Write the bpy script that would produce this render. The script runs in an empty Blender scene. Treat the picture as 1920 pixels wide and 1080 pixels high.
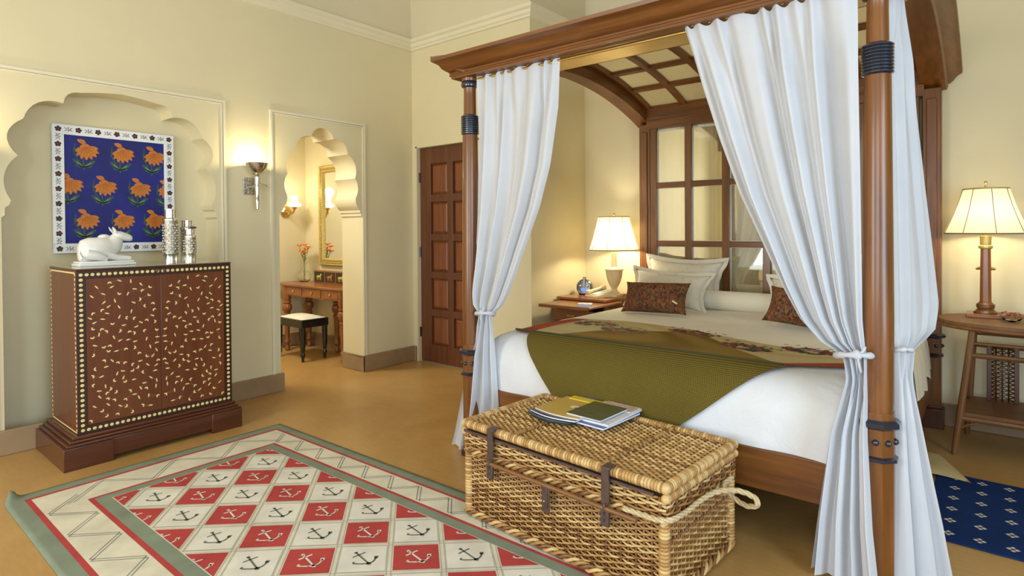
import bpy, bmesh, math, random
from mathutils import Vector, Matrix
from mathutils.geometry import tessellate_polygon
R = math.radians
PI = math.pi
random.seed(7)
scene = bpy.context.scene
col = scene.collection

# ------------------------------------------------------------------ camera, world, lights, exposure
cam_d = bpy.data.cameras.new('camera'); cam = bpy.data.objects.new('camera', cam_d); col.objects.link(cam)
_f = Vector((-math.sin(R(39.333))*math.cos(R(-.623)), math.cos(R(39.333))*math.cos(R(-.623)), math.sin(R(-.623))))
_r = Vector((math.cos(R(39.333)), math.sin(R(39.333)), 0)); _u = _r.cross(_f)
_c, _s = math.cos(R(-.402)), math.sin(R(-.402))
_r2 = _c*_r + _s*_u; _u2 = -_s*_r + _c*_u
cam.matrix_world = Matrix(((_r2.x, _u2.x, -_f.x, 0), (_r2.y, _u2.y, -_f.y, 0), (_r2.z, _u2.z, -_f.z, 1.35), (0, 0, 0, 1)))
cam_d.sensor_width = 36; cam_d.lens = 1101.2/1920*36; cam_d.shift_y = -99/1920
cam_d.clip_start = .05; cam_d.clip_end = 60
scene.camera = cam

vs = scene.view_settings
vs.view_transform = 'Standard'; vs.look = 'None'; vs.gamma = 1; vs.use_curve_mapping = False
vs.exposure = -0.06

world = bpy.data.worlds.new('sky'); scene.world = world; world.use_nodes = True
bg = world.node_tree.nodes['Background']
bg.inputs[0].default_value = (.72, .86, 1, 1); bg.inputs[1].default_value = 1.6

def lamp(name, kind, loc, energy, color, size=.1, size_y=None, aim=None, spread=None):
    l = bpy.data.lights.new(name, kind); l.energy = energy; l.color = color
    o = bpy.data.objects.new(name, l); col.objects.link(o); o.location = loc
    if kind == 'AREA':
        l.shape = 'RECTANGLE'; l.size = size; l.size_y = size_y or size
        if spread: l.spread = spread
        d = (Vector(aim)-Vector(loc)).normalized(); o.rotation_euler = d.to_track_quat('-Z', 'Y').to_euler()
    else:
        l.shadow_soft_size = size
    return o
COOL = (.74, .87, 1.0); WARM = (1.0, .80, .50); DAY = (1.0, .97, .90)
# daylight at the three windows behind the camera (front wall and right wall)
lamp('daylight_front', 'AREA', (-2.9, -2.72, 1.75), 120, DAY, 1.9, 2.3, (-2.9, 5, 1.5))
lamp('daylight_front', 'AREA', (.4, -2.72, 1.75), 92, COOL, 1.9, 2.3, (.4, 5, 1.2))
lamp('daylight_right', 'AREA', (2.52, .3, 1.6), 132, (.60, .79, 1.0), 1.9, 2.3, (-5, .3, 1.2))

# ------------------------------------------------------------------ materials
def nd(t, kind, **kw):
    n = t.nodes.new(kind)
    for k, v in kw.items(): setattr(n, k, v)
    return n
def base_mat(name):
    m = bpy.data.materials.new(name); m.use_nodes = True
    t = m.node_tree; b = t.nodes['Principled BSDF']
    return m, t, b
def ramp(t, fac, stops):
    r = nd(t, 'ShaderNodeValToRGB'); e = r.color_ramp.elements
    while len(e) < len(stops): e.new(.5)
    for i, (p, c) in enumerate(stops):
        e[i].position = p; e[i].color = (*c, 1)
    t.links.new(fac, r.inputs[0]); return r.outputs[0]
def coords(t, scale=(1, 1, 1)):
    c = nd(t, 'ShaderNodeTexCoord'); m = nd(t, 'ShaderNodeMapping'); m.inputs['Scale'].default_value = scale
    t.links.new(c.outputs['Object'], m.inputs[0]); return m.outputs[0]
def noise(t, vec, scale, detail=4, rough=.55, dist=0):
    n = nd(t, 'ShaderNodeTexNoise'); n.inputs['Scale'].default_value = scale; n.inputs['Detail'].default_value = detail
    n.inputs['Roughness'].default_value = rough; n.inputs['Distortion'].default_value = dist
    t.links.new(vec, n.inputs['Vector']); return n.outputs['Fac']
def bump(t, b, h, strength, dist=.01):
    n = nd(t, 'ShaderNodeBump'); n.inputs['Strength'].default_value = strength; n.inputs['Distance'].default_value = dist
    t.links.new(h, n.inputs['Height']); t.links.new(n.outputs[0], b.inputs['Normal'])
def vary(c, k): return tuple(max(0, min(1, x*k)) for x in c)
def plain(name, c, rough=.5, metal=0, var=.08, nscale=12, bmp=0, coat=0, sheen=0, spec=None):
    m, t, b = base_mat(name); v = coords(t)
    f = noise(t, v, nscale)
    t.links.new(ramp(t, f, [(.3, vary(c, 1-var)), (.7, vary(c, 1+var))]), b.inputs['Base Color'])
    b.inputs['Roughness'].default_value = rough; b.inputs['Metallic'].default_value = metal
    if coat: b.inputs['Coat Weight'].default_value = coat; b.inputs['Coat Roughness'].default_value = .12
    if sheen: b.inputs['Sheen Weight'].default_value = sheen
    if spec is not None: b.inputs['Specular IOR Level'].default_value = spec
    if bmp: bump(t, b, noise(t, v, nscale*6), bmp, .004)
    return m
def wood(name, dark, light, axis='x', rough=.32, coat=.35, scale=1.0):
    m, t, b = base_mat(name)
    s = {'x': (.6, 9, 9), 'y': (9, .6, 9), 'z': (9, 9, .6)}[axis]
    v = coords(t, tuple(k*scale for k in s))
    f = noise(t, v, 3.2, 6, .62, .5)
    t.links.new(ramp(t, f, [(.28, dark), (.52, tuple((a+c)/2 for a, c in zip(dark, light))), (.74, light)]), b.inputs['Base Color'])
    b.inputs['Roughness'].default_value = rough
    b.inputs['Coat Weight'].default_value = coat; b.inputs['Coat Roughness'].default_value = .15
    bump(t, b, f, .06, .003)
    return m
def glow(name, c, strength):
    m, t, b = base_mat(name)
    b.inputs['Base Color'].default_value = (*c, 1); b.inputs['Roughness'].default_value = .6
    b.inputs['Emission Color'].default_value = (*c, 1); b.inputs['Emission Strength'].default_value = strength
    return m
def cloth(name, c, trans=.3, wscale=900, sheen=.2, var=.03, wrinkle=0):
    m, t, b = base_mat(name); v = coords(t)
    f = noise(t, v, 5)
    cc = ramp(t, f, [(.3, vary(c, 1-var)), (.7, vary(c, 1+var))])
    t.links.new(cc, b.inputs['Base Color']); b.inputs['Roughness'].default_value = .85
    b.inputs['Sheen Weight'].default_value = sheen; b.inputs['Specular IOR Level'].default_value = .2
    if wrinkle:
        bump(t, b, noise(t, v, 7, 6, .6, .8), wrinkle, .03)
    if trans:
        tr = nd(t, 'ShaderNodeBsdfTranslucent'); t.links.new(cc, tr.inputs[0])
        mx = nd(t, 'ShaderNodeMixShader'); mx.inputs[0].default_value = trans
        t.links.new(b.outputs[0], mx.inputs[1]); t.links.new(tr.outputs[0], mx.inputs[2])
        t.links.new(mx.outputs[0], t.nodes['Material Output'].inputs[0])
    return m

M = {}
def plaster(name, c):
    m, t, b = base_mat(name); v = coords(t)
    f = noise(t, v, .9, 5, .6)
    t.links.new(ramp(t, f, [(.3, vary(c, .95)), (.7, vary(c, 1.04))]), b.inputs['Base Color'])
    b.inputs['Roughness'].default_value = .55
    bump(t, b, noise(t, v, 26, 5, .6), .05, .006)
    return m
M['wall'] = plaster('cream_plaster', (.69, .612, .388))
M['ceil'] = plaster('ceiling_plaster', (.66, .585, .40))
M['trim'] = plaster('moulding_plaster', (.74, .68, .49))
M['skirt'] = plain('brown_stone', (.30, .20, .105), .45, var=.12, nscale=6)
def floor_mat():
    m, t, b = base_mat('ochre_floor'); v = coords(t)
    f = noise(t, v, 1.1, 7, .62, .6); f2 = noise(t, coords(t, (1, 5, 1)), 9, 5, .6, .3)
    mx = nd(t, 'ShaderNodeMath', operation='MULTIPLY_ADD'); t.links.new(f2, mx.inputs[0]); mx.inputs[1].default_value = .35
    t.links.new(f, mx.inputs[2])
    t.links.new(ramp(t, mx.outputs[0], [(.4, (.36, .20, .060)), (.62, (.44, .25, .078)), (.85, (.52, .31, .105))]), b.inputs['Base Color'])
    b.inputs['Roughness'].default_value = .36
    bump(t, b, f2, .03, .004)
    return m
M['floor'] = floor_mat()
for ax in 'xyz':
    M['wood_'+ax] = wood('mahogany_'+ax, (.098, .031, .005), (.245, .086, .012), ax, .34 if ax == 'z' else .40, .32 if ax == 'z' else .16)
    M['dark_'+ax] = wood('dark_mahogany_'+ax, (.055, .014, .006), (.115, .030, .010), ax)
    M['rattan_'+ax] = wood('rattan_'+ax, (.110, .044, .012), (.25, .105, .028), ax, .5, 0, 1.6)
    M['vanity_'+ax] = wood('vanity_wood_'+ax, (.19, .055, .013), (.36, .13, .035), ax, .3, .3)
    M['door_'+ax] = wood('door_wood_'+ax, (.085, .024, .008), (.16, .052, .017), ax, .42, .12)
M['cab'] = wood('cabinet_wood', (.100, .025, .007), (.165, .046, .012), 'z', .34, .25, .7)
M['panel_w'] = wood('door_panel_wood', (.15, .042, .012), (.26, .082, .022), 'z', .42, .1)
M['soffit'] = plain('painted_soffit_glow', (.78, .58, .22), .30, .55, .12, 5)  # gold tint paints in the light glowing on the polished wood soffit
M['brass'] = plain('brass', (.60, .42, .14), .28, 1, .08)
M['gilt'] = plain('gilt_wood', (.52, .40, .13), .38, .45, .15, 30)
M['silver'] = plain('silver', (.70, .68, .62), .20, 1, .06, 30)
M['silver_worn'] = plain('worn_silver', (.42, .39, .32), .32, 1, .45, 60, .5)
M['dark_metal'] = plain('brown_steel', (.15, .11, .095), .42, .75, .15, 30)
M['collar'] = plain('blue_black_lacquer', (.012, .016, .032), .16, 0, .1, coat=.7)
M['black'] = plain('black_lacquer', (.010, .008, .008), .25, 0, .1, coat=.4)
M['drape'] = cloth('white_voile', (.73, .755, .80), .34)
M['drape_in'] = cloth('cream_voile', (.94, .85, .60), 0)
M['duvet'] = cloth('white_cotton', (.68, .69, .71), 0, sheen=.1, wrinkle=.30)
M['sheet'] = cloth('cream_cotton', (.78, .72, .57), 0, wrinkle=.08)
M['pleat'] = None
M['bone'] = plain('bone_inlay', (.78, .62, .28), .4, 0, .14, 90)
M['bone_line'] = plain('vine_inlay', (.30, .15, .045), .45, 0, .1)
M['marble'] = plain('white_marble', (.76, .75, .70), .32, 0, .05, 16)
M['blue'] = plain('blue_canvas', (.006, .011, .165), .6, 0, .30, 5)
M['orange'] = plain('orange_paint', (.50, .165, .018), .6, 0, .15, 60)
M['orange_d'] = plain('dark_orange_paint', (.36, .095, .015), .6, 0, .1)
M['leafp'] = plain('green_paint', (.030, .085, .035), .6, 0, .25, 60)
M['white_paint'] = plain('white_paint', (.78, .80, .80), .4, 0, .03)
M['ink'] = plain('dark_ink', (.035, .022, .020), .6, 0, .2)
M['ink_red'] = plain('red_ink', (.30, .02, .02), .6)
M['ink_grey'] = plain('grey_ink', (.25, .25, .27), .6)
M['glass'] = None
def glass(name, c=(1, 1, 1), rough=0.0, ior=1.45):
    m, t, b = base_mat(name)
    b.inputs['Base Color'].default_value = (*c, 1); b.inputs['Transmission Weight'].default_value = 1
    b.inputs['Roughness'].default_value = rough; b.inputs['IOR'].default_value = ior
    v = coords(t); f = noise(t, v, 8)
    bump(t, b, f, .01, .001)
    return m
M['glass'] = glass('clear_glass', (.97, .98, .95))
def pane_mat():
    m, t, b = base_mat('pane_glass')
    tr = nd(t, 'ShaderNodeBsdfTransparent'); tr.inputs[0].default_value = (1, 1, .98, 1)
    gl = nd(t, 'ShaderNodeBsdfGlossy'); gl.inputs['Roughness'].default_value = .03; gl.inputs[0].default_value = (1, .95, .80, 1)
    mx = nd(t, 'ShaderNodeMixShader'); mx.inputs[0].default_value = .34
    t.links.new(tr.outputs[0], mx.inputs[1]); t.links.new(gl.outputs[0], mx.inputs[2])
    t.links.new(mx.outputs[0], t.nodes['Material Output'].inputs[0])
    return m
M['pane'] = pane_mat()
M['pane_mirror'] = plain('bevelled_mirror', (.84, .82, .72), .035, 1, .01)
M['mirror'] = plain('mirror_silver', (.92, .93, .88), .02, 1, .005)
def frosted():
    m, t, b = base_mat('frosted_canopy_pane')
    b.inputs['Base Color'].default_value = (.90, .83, .60, 1); b.inputs['Roughness'].default_value = .3
    tr = nd(t, 'ShaderNodeBsdfTransparent'); tr.inputs[0].default_value = (1, .97, .88, 1)
    tl = nd(t, 'ShaderNodeBsdfTranslucent'); tl.inputs[0].default_value = (.95, .90, .72, 1)
    m1 = nd(t, 'ShaderNodeMixShader'); m1.inputs[0].default_value = .5; t.links.new(b.outputs[0], m1.inputs[1]); t.links.new(tl.outputs[0], m1.inputs[2])
    m2 = nd(t, 'ShaderNodeMixShader'); m2.inputs[0].default_value = .55; t.links.new(m1.outputs[0], m2.inputs[1]); t.links.new(tr.outputs[0], m2.inputs[2])
    t.links.new(m2.outputs[0], t.nodes['Material Output'].inputs[0]); return m
M['vpanel'] = frosted()
M['bead'] = plain('white_bead', (.80, .76, .62), .4)
def rug_mat(name, c):
    m, t, b = base_mat(name); v = coords(t)
    f = noise(t, v, 6, 5); w = nd(t, 'ShaderNodeTexWave'); w.inputs['Scale'].default_value = 110
    t.links.new(v, w.inputs['Vector'])
    t.links.new(ramp(t, f, [(.3, vary(c, .86)), (.7, vary(c, 1.1))]), b.inputs['Base Color'])
    b.inputs['Roughness'].default_value = .95; b.inputs['Specular IOR Level'].default_value = .1
    bump(t, b, w.outputs['Fac'], .25, .002)
    return m
M['rug_green'] = rug_mat('rug_sage', (.235, .275, .205))
M['rug_red'] = rug_mat('rug_red', (.46, .068, .062))
M['rug_cream'] = rug_mat('rug_cream', (.70, .655, .52))
M['rug_white'] = rug_mat('rug_white', (.75, .72, .63))
M['rug_grey'] = rug_mat('rug_grey', (.27, .27, .24))
M['rug_blue'] = rug_mat('rug_blue', (.010, .032, .125))

# ------------------------------------------------------------------ helpers
WM = {}            # world matrix of every parent we made
def setp(o, label=None, cat=None, group=None, kind=None):
    if label: o['label'] = label
    if cat: o['category'] = cat
    if group: o['group'] = group
    if kind: o['kind'] = kind
    return o
def thing(name, label, cat, loc=(0, 0, 0), group=None, rz=0):
    o = bpy.data.objects.new(name, None); col.objects.link(o)
    o.location = loc; o.rotation_euler = (0, 0, rz); o.empty_display_size = .1
    WM[o.name] = Matrix.Translation(loc) @ Matrix.Rotation(rz, 4, 'Z')
    return setp(o, label, cat, group)

class MB:
    """collects shapes (world coordinates) and links them as ONE mesh object"""
    def __init__(s): s.v = []; s.f = []; s.m = []
    def add(s, v, f, m=0, mat=None):
        n = len(s.v)
        s.v += [(mat @ Vector(p)) if mat else Vector(p) for p in v]
        s.f += [tuple(i+n for i in q) for q in f]; s.m += [m]*len(f); return s
    def box(s, x0, x1, y0, y1, z0, z1, m=0, mat=None):
        v = [(x, y, z) for z in (z0, z1) for y in (y0, y1) for x in (x0, x1)]
        return s.add(v, [(0, 2, 3, 1), (4, 5, 7, 6), (0, 1, 5, 4), (2, 6, 7, 3), (0, 4, 6, 2), (1, 3, 7, 5)], m, mat)
    def lathe(s, prof, seg=20, c=(0, 0, 0), m=0, mat=None, rot=0, sx=1, sy=1):
        v = []; f = []; n = len(prof)
        for r, z in prof:
            for k in range(seg):
                a = 2*PI*(k)/seg+rot; v.append((c[0]+sx*r*math.cos(a), c[1]+sy*r*math.sin(a), c[2]+z))
        for i in range(n-1):
            for k in range(seg):
                k2 = (k+1) % seg; f.append((i*seg+k, i*seg+k2, (i+1)*seg+k2, (i+1)*seg+k))
        if prof[0][0] > 1e-5: f.append(tuple(range(seg))[::-1])
        if prof[-1][0] > 1e-5: f.append(tuple((n-1)*seg+k for k in range(seg)))
        return s.add(v, f, m, mat)
    def tube(s, pts, r, seg=8, closed=False, m=0, mat=None, flat=1.0):
        P = [Vector(p) for p in pts]; n = len(P); v = []; f = []; up = Vector((0, 0, 1)); prev = None
        for i in range(n):
            a = P[(i-1) % n] if (closed or i) else P[0]; b = P[(i+1) % n] if (closed or i < n-1) else P[-1]
            d = (b-a).normalized()
            if prev is None:
                x = d.cross(up if abs(d.z) < .9 else Vector((1, 0, 0))).normalized()
            else:
                x = (prev - d*prev.dot(d))
                x = x.normalized() if x.length > 1e-6 else prev
            prev = x; y = d.cross(x); rr = r[i] if isinstance(r, (list, tuple)) else r
            for k in range(seg):
                t = 2*PI*k/seg; v.append(P[i] + x*rr*math.cos(t) + y*rr*flat*math.sin(t))
        for i in range(n if closed else n-1):
            j = (i+1) % n
            for k in range(seg):
                k2 = (k+1) % seg; f.append((i*seg+k, i*seg+k2, j*seg+k2, j*seg+k))
        if not closed:
            f.append(tuple(range(seg))[::-1]); f.append(tuple((n-1)*seg+k for k in range(seg)))
        return s.add(v, f, m, mat)
    def grid(s, fn, nu, nv, m=0, cu=False, mat=None):
        v = [fn(i/nu, j/nv) for j in range(nv+1) for i in range(nu+1)]
        f = [(j*(nu+1)+i, j*(nu+1)+i+1, (j+1)*(nu+1)+i+1, (j+1)*(nu+1)+i) for j in range(nv) for i in range(nu)]
        return s.add(v, f, m, mat)
    def poly(s, pts, m=0, mat=None):
        return s.add(pts, [tuple(range(len(pts)))], m, mat)
    def prism(s, pts, h, m=0, mat=None):
        """closed outline (list of 3-D points) extruded by vector h"""
        n = len(pts); h = Vector(h); P = [Vector(p) for p in pts]
        tris = tessellate_polygon([P])
        v = P + [p+h for p in P]
        f = [tuple(t) for t in tris] + [tuple(i+n for i in t[::-1]) for t in tris]
        f += [(i, (i+1) % n, (i+1) % n+n, i+n) for i in range(n)]
        return s.add(v, f, m, mat)
    def ball(s, c, r, seg=10, rings=6, m=0, mat=None, sc=(1, 1, 1)):
        v = []; f = []
        for i in range(rings+1):
            a = PI*i/rings
            for k in range(seg):
                b = 2*PI*k/seg
                v.append((c[0]+sc[0]*r*math.sin(a)*math.cos(b), c[1]+sc[1]*r*math.sin(a)*math.sin(b), c[2]+sc[2]*r*math.cos(a)))
        for i in range(rings):
            for k in range(seg):
                k2 = (k+1) % seg; f.append((i*seg+k, (i+1)*seg+k, (i+1)*seg+k2, i*seg+k2))
        return s.add(v, f, m, mat)
    def build(s, name, mats, parent=None, smooth=35, bevel=0, label=None, cat=None, group=None, kind=None, fix=True):
        if not isinstance(mats, (list, tuple)): mats = [mats]
        me = bpy.data.meshes.new(name)
        inv = WM[parent.name].inverted() if parent is not None else None
        V = [tuple(inv @ p) if inv else tuple(p) for p in s.v]
        me.from_pydata(V, [], s.f)
        me.polygons.foreach_set('material_index', s.m)
        for m in mats: me.materials.append(m)
        if fix:
            b = bmesh.new(); b.from_mesh(me); bmesh.ops.remove_doubles(b, verts=b.verts, dist=1e-6)
            bmesh.ops.recalc_face_normals(b, faces=b.faces); b.to_mesh(me); b.free()
        if smooth:
            me.polygons.foreach_set('use_smooth', [True]*len(me.polygons))
            if smooth < 180: me.set_sharp_from_angle(angle=R(smooth))
        me.update()
        o = bpy.data.objects.new(name, me); col.objects.link(o)
        if parent is not None: o.parent = parent; WM[o.name] = WM[parent.name]
        else: WM[o.name] = Matrix.Identity(4)
        if bevel:
            bv = o.modifiers.new('bevel', 'BEVEL'); bv.width = bevel; bv.segments = 2; bv.limit_method = 'ANGLE'; bv.angle_limit = R(40)
            bv.harden_normals = False
        return setp(o, label, cat, group, kind)
def box(name, b, mat, parent=None, bevel=0, **kw): return MB().box(*b).build(name, mat, parent, bevel=bevel, **kw)
def dup(root, dx, dy, dz, label=None, group=None):
    """copy of a thing with its parts and sub-parts"""
    r = root.copy(); col.objects.link(r); r.location = Vector(root.location)+Vector((dx, dy, dz))
    WM[r.name] = Matrix.Translation((dx, dy, dz)) @ WM[root.name]
    if label: r['label'] = label
    if group: r['group'] = group
    def rec(a, b):
        for ch in [c for c in col.objects if c.parent == a]:
            c = ch.copy(); col.objects.link(c); c.parent = b; rec(ch, c)
    rec(root, r)
    return r
def lerp(a, b, t): return a+(b-a)*t
def smooth01(t): t = max(0, min(1, t)); return t*t*(3-2*t)
def interp(tab, z):
    """piecewise-linear lookup in [(z, value)] with z descending"""
    if z >= tab[0][0]: return tab[0][1]
    for (z0, a), (z1, b) in zip(tab, tab[1:]):
        if z >= z1: return lerp(a, b, (z0-z)/(z0-z1) if z0 != z1 else 0)
    return tab[-1][1]
# ------------------------------------------------------------------ the room
XL, YD, XA, YB, XR, YN, ZC = -4.636, 4.045, -3.10, 4.92, 2.40, -2.60, 3.18

def scallop(cusps, n=7):
    """cusps: list of (a, z, bulge); arc bulging outward between successive cusps"""
    out = []
    for (a0, z0, b), (a1, z1, _) in zip(cusps, cusps[1:]):
        dx, dz = a1-a0, z1-z0; L = math.hypot(dx, dz); nx, nz = dz/L, -dx/L
        for k in range(n):
            t = k/n; h = b*math.sin(PI*t)**.8 if 0 < t < 1 else 0
            out.append((a0+dx*t+nx*h, z0+dz*t+nz*h))
    out.append(cusps[-1][:2]); return out
def mirror_outline(half, yc):
    right = [(yc+a, z) for a, z in half]
    return right + [(yc-a, z) for a, z in half[-2::-1]]
# door-sized opening, right half, from the floor up to the apex
arch_half = [(.42, 0), (.42, 1.475), (.405, 1.482), (.405, 1.505), (.393, 1.515), (.393, 1.535)] + \
    scallop([(.385, 1.545, -.018), (.350, 1.66, .028), (.340, 1.832, .046), (.262, 2.052, .046), (.112, 2.176, .026), (.0, 2.262, 0)], 8)
ARCH = mirror_outline(arch_half, 2.998)
niche_half = [(.642, .0), (.642, 1.44), (.625, 1.455), (.625, 1.50), (.605, 1.515)] + \
    scallop([(.595, 1.545, .05), (.560, 1.822, .065), (.530, 2.052, .055), (.325, 2.180, .028), (.235, 2.262, .004), (0, 2.292, 0)], 8)
NICHE = mirror_outline(niche_half, 1.432)

def sheet(mb, outer, holes, P):
    loops = [[Vector((a, b, 0)) for a, b in outer]] + [[Vector((a, b, 0)) for a, b in h] for h in holes]
    flat = [p for l in loops for p in l]
    mb.add([P(p.x, p.y) for p in flat], [tuple(t) for t in tessellate_polygon(loops)])
wl = MB()
outer = [(YN, 0)] + [NICHE[-1]] + NICHE[-2:0:-1] + [NICHE[0]] + ARCH[::-1] + [(YD, 0), (YD, ZC), (YN, ZC)]
sheet(wl, outer, [], lambda a, b: (XL, a, b))
def strip(mb, line, d0, d1, P):
    for (a, b), (c, d) in zip(line, line[1:]):
        mb.add([P(d0, a, b), P(d0, c, d), P(d1, c, d), P(d1, a, b)], [(0, 1, 2, 3)])
strip(wl, ARCH, XL, XL-.33, lambda d, a, b: (d, a, b))
strip(wl, NICHE, XL, XL-.20, lambda d, a, b: (d, a, b))
sheet(wl, NICHE, [], lambda a, b: (XL-.20, a, b))
wall_left = wl.build('wall_left', M['wall'], kind='structure', smooth=25, fix=True)
# back wall with the door opening
DX0, DX1, DZ = -4.575, -3.70, 2.195
wb = MB()
sheet(wb, [(XL, 0), (DX0, 0), (DX0, DZ), (DX1, DZ), (DX1, 0), (XA, 0), (XA, ZC), (XL, ZC)], [], lambda a, b: (a, YD, b))
strip(wb, [(DX0, 0), (DX0, DZ), (DX1, DZ), (DX1, 0)], YD, YD+.10, lambda d, a, b: (a, d, b))
wb.build('wall_back', M['wall'], kind='structure', smooth=0)
MB().poly([(XA, YD, 0), (XA, YB, 0), (XA, YB, ZC), (XA, YD, ZC)]).build('wall_alcove', M['wall'], kind='structure', smooth=0)
MB().poly([(XA, YB, 0), (XR, YB, 0), (XR, YB, ZC), (XA, YB, ZC)]).build('wall_bed', M['wall'], kind='structure', smooth=0)
w = MB(); sheet(w, [(YN, 0), (YB, 0), (YB, ZC), (YN, ZC)], [[(-.75, .4), (1.35, .4), (1.35, 2.85), (-.75, 2.85)]], lambda a, b: (XR, a, b))
w.build('wall_right', M['wall'], kind='structure', smooth=0)
w = MB(); sheet(w, [(XL, 0), (XR, 0), (XR, ZC), (XL, ZC)], [[(-3.9, .5), (-1.9, .5), (-1.9, 2.95), (-3.9, 2.95)], [(-.6, .5), (1.4, .5), (1.4, 2.95), (-.6, 2.95)]], lambda a, b: (a, YN, b))
w.build('wall_front', M['wall'], kind='structure', smooth=0)
MB().box(XL-2.2, XR+.4, YN-.4, YB+.3, -.06, 0).build('floor', M['floor'], kind='structure', smooth=0)

# mitred sweep of a wall profile (inset from the wall, height) along the room's outline
PATH = [(XL, YN), (XL, YD), (XA, YD), (XA, YB), (XR, YB), (XR, YN)]
def inset(path, d):
    n = len(path); out = []
    for i in range(n):
        p0, p1, p2 = (Vector(path[(i+k) % n]) for k in (-1, 0, 1))
        a = (p1-p0).normalized(); b = (p2-p1).normalized()
        na, nb = Vector((a.y, -a.x)), Vector((b.y, -b.x))
        k = na+nb; out.append(p1 + k*(d*2/k.length_squared) if k.length > 1e-6 else p1+na*d)
    return out
def sweep(mb, prof, path=PATH):
    n = len(path); rings = [[(p.x, p.y, z) for p in inset(path, d)] for d, z in prof]
    v = [p for r in rings for p in r]
    f = [(i*n+k, i*n+(k+1) % n, (i+1)*n+(k+1) % n, (i+1)*n+k) for i in range(len(prof)-1) for k in range(n)]
    mb.add(v, f)
w = MB(); sweep(w, [(0, ZC)] + [(.02+.62*(1-math.cos(t)), ZC+.1+.95*math.sin(t)) for t in [k*PI/2/10*.8 for k in range(11)]])
top = w.v[-6:]
w.add(top, [t for t in tessellate_polygon([[Vector((p.x, p.y, 0)) for p in top]])])
w.build('ceiling', M['ceil'], kind='structure', smooth=30)
w = MB(); sweep(w, [(0, ZC-.005), (.018, ZC), (.018, ZC+.018), (.034, ZC+.03), (.034, ZC+.062), (.055, ZC+.075), (.055, ZC+.105), (.02, ZC+.112)])
w.build('trim_1', M['trim'], kind='structure', smooth=0)

def mould_frame(name, y0, y1, z1, zb=.145):
    for (i, (o, t, p)) in enumerate([(0, .016, .012), (.022, .010, .006)]):
        pass
    mb = MB()
    for o, t, p in [(0, .018, .014), (.022, .010, .008)]:
        a0, a1, zt = y0+o, y1-o, z1-o
        out = [(a0, zb), (a0, zt), (a1, zt), (a1, zb)]; inn = [(a0+t, zb), (a0+t, zt-t), (a1-t, zt-t), (a1-t, zb)]
        for k in range(3):
            q = [out[k], out[k+1], inn[k+1], inn[k]]
            mb.prism([(XL-.002, a, b) for a, b in q], (p+.002, 0, 0))
    return mb.build(name, M['trim'], kind='structure', smooth=0)
mould_frame('trim_2', 2.50, 3.452, 2.352)
mould_frame('trim_3', .728, 2.136, 2.362)

def skirting(name, boxes):
    mb = MB()
    for b in boxes:
        mb.box(*b); 
    return mb.build(name, M['skirt'], kind='structure', smooth=0, bevel=.006)
T = .022; HB = .152
skirting('baseboard_left', [(XL, XL+T, YN, 2.578+T, 0, HB), (XL-.33, XL+T, 3.418-T, 3.418, 0, HB), (XL, XL+T, 3.418-T, YD, 0, HB), (XL-.33, XL, 2.578, 2.578+T, 0, HB)])
skirting('baseboard_back', [(XL+T, DX0-.012, YD-T, YD, 0, HB), (DX1+.012, XA+T, YD-T, YD, 0, HB)])
skirting('baseboard_alcove', [(XA, XA+T, YD, YB, 0, HB)])
skirting('baseboard_bed', [(XA+T, XR, YB-T, YB, 0, HB)])

# panelled door in the back wall
d = thing('door_1', None, None, ((DX0+DX1)/2, YD+.05, 0)); d['kind'] = 'structure'
fr = MB()
fr.box(DX0, DX0+.018, YD-.012, YD+.10, 0, DZ).box(DX1-.018, DX1, YD-.012, YD+.10, 0, DZ).box(DX0, DX1, YD-.012, YD+.10, DZ-.016, DZ)
fr.build('door_frame', M['wall'], d, smooth=0)
lx0, lx1, ly, lz0, lz1 = DX0+.022, DX1-.022, YD+.03, .006, DZ-.02
cols_ = [(-4.40, -4.165), (-4.085, -3.85)]
rows_ = [(.185, .475), (.545, .855), (.925, 1.235), (1.305, 1.625), (1.70, 2.01)]
mb = MB()
xs = [lx0] + [v for c in cols_ for v in c] + [lx1]
for k in range(0, 6, 2): mb.box(xs[k], xs[k+1], ly, ly+.045, lz0, lz1)
zs = [lz0] + [v for r in rows_ for v in r] + [lz1]
for k in range(0, len(zs), 2):
    for c in cols_: mb.box(c[0], c[1], ly+.0005, ly+.0445, zs[k], zs[k+1])
mb.build('door_leaf', M['door_z'], d, smooth=0, bevel=.004)
for c in cols_:
    for r in rows_:
        mb = MB(); a = .028
        x0, x1, z0, z1 = c[0], c[1], r[0], r[1]
        mb.add([(x0, ly+.03, z0), (x1, ly+.03, z0), (x1, ly+.03, z1), (x0, ly+.03, z1),
                (x0+a, ly+.012, z0+a), (x1-a, ly+.012, z0+a), (x1-a, ly+.012, z1-a), (x0+a, ly+.012, z1-a)],
               [(0, 1, 5, 4), (1, 2, 6, 5), (2, 3, 7, 6), (3, 0, 4, 7), (4, 5, 6, 7)])
        mb.build('door_panel', M['panel_w'], d, smooth=0)
for z in (.30, 1.12, 1.88):
    MB().tube([(lx0-.004, ly-.006, z-.05), (lx0-.004, ly-.006, z+.05)], .011, 10).build('hinge', M['black'], d)
mb = MB(); mb.box(lx1-.10, lx1-.055, ly-.008, ly, 1.0, 1.16); mb.tube([(lx1-.078, ly, 1.08), (lx1-.078, ly-.05, 1.08), (lx1-.17, ly-.055, 1.08)], .009, 8)
mb.build('door_handle', M['brass'], d)
mb = MB(); mb.tube([(-3.93, ly, .12), (-3.93, ly-.03, .12)], .012, 8); mb.box(-3.97, -3.89, ly-.004, ly, .10, .14)
mb.build('door_bolt', M['brass'], d)

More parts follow.
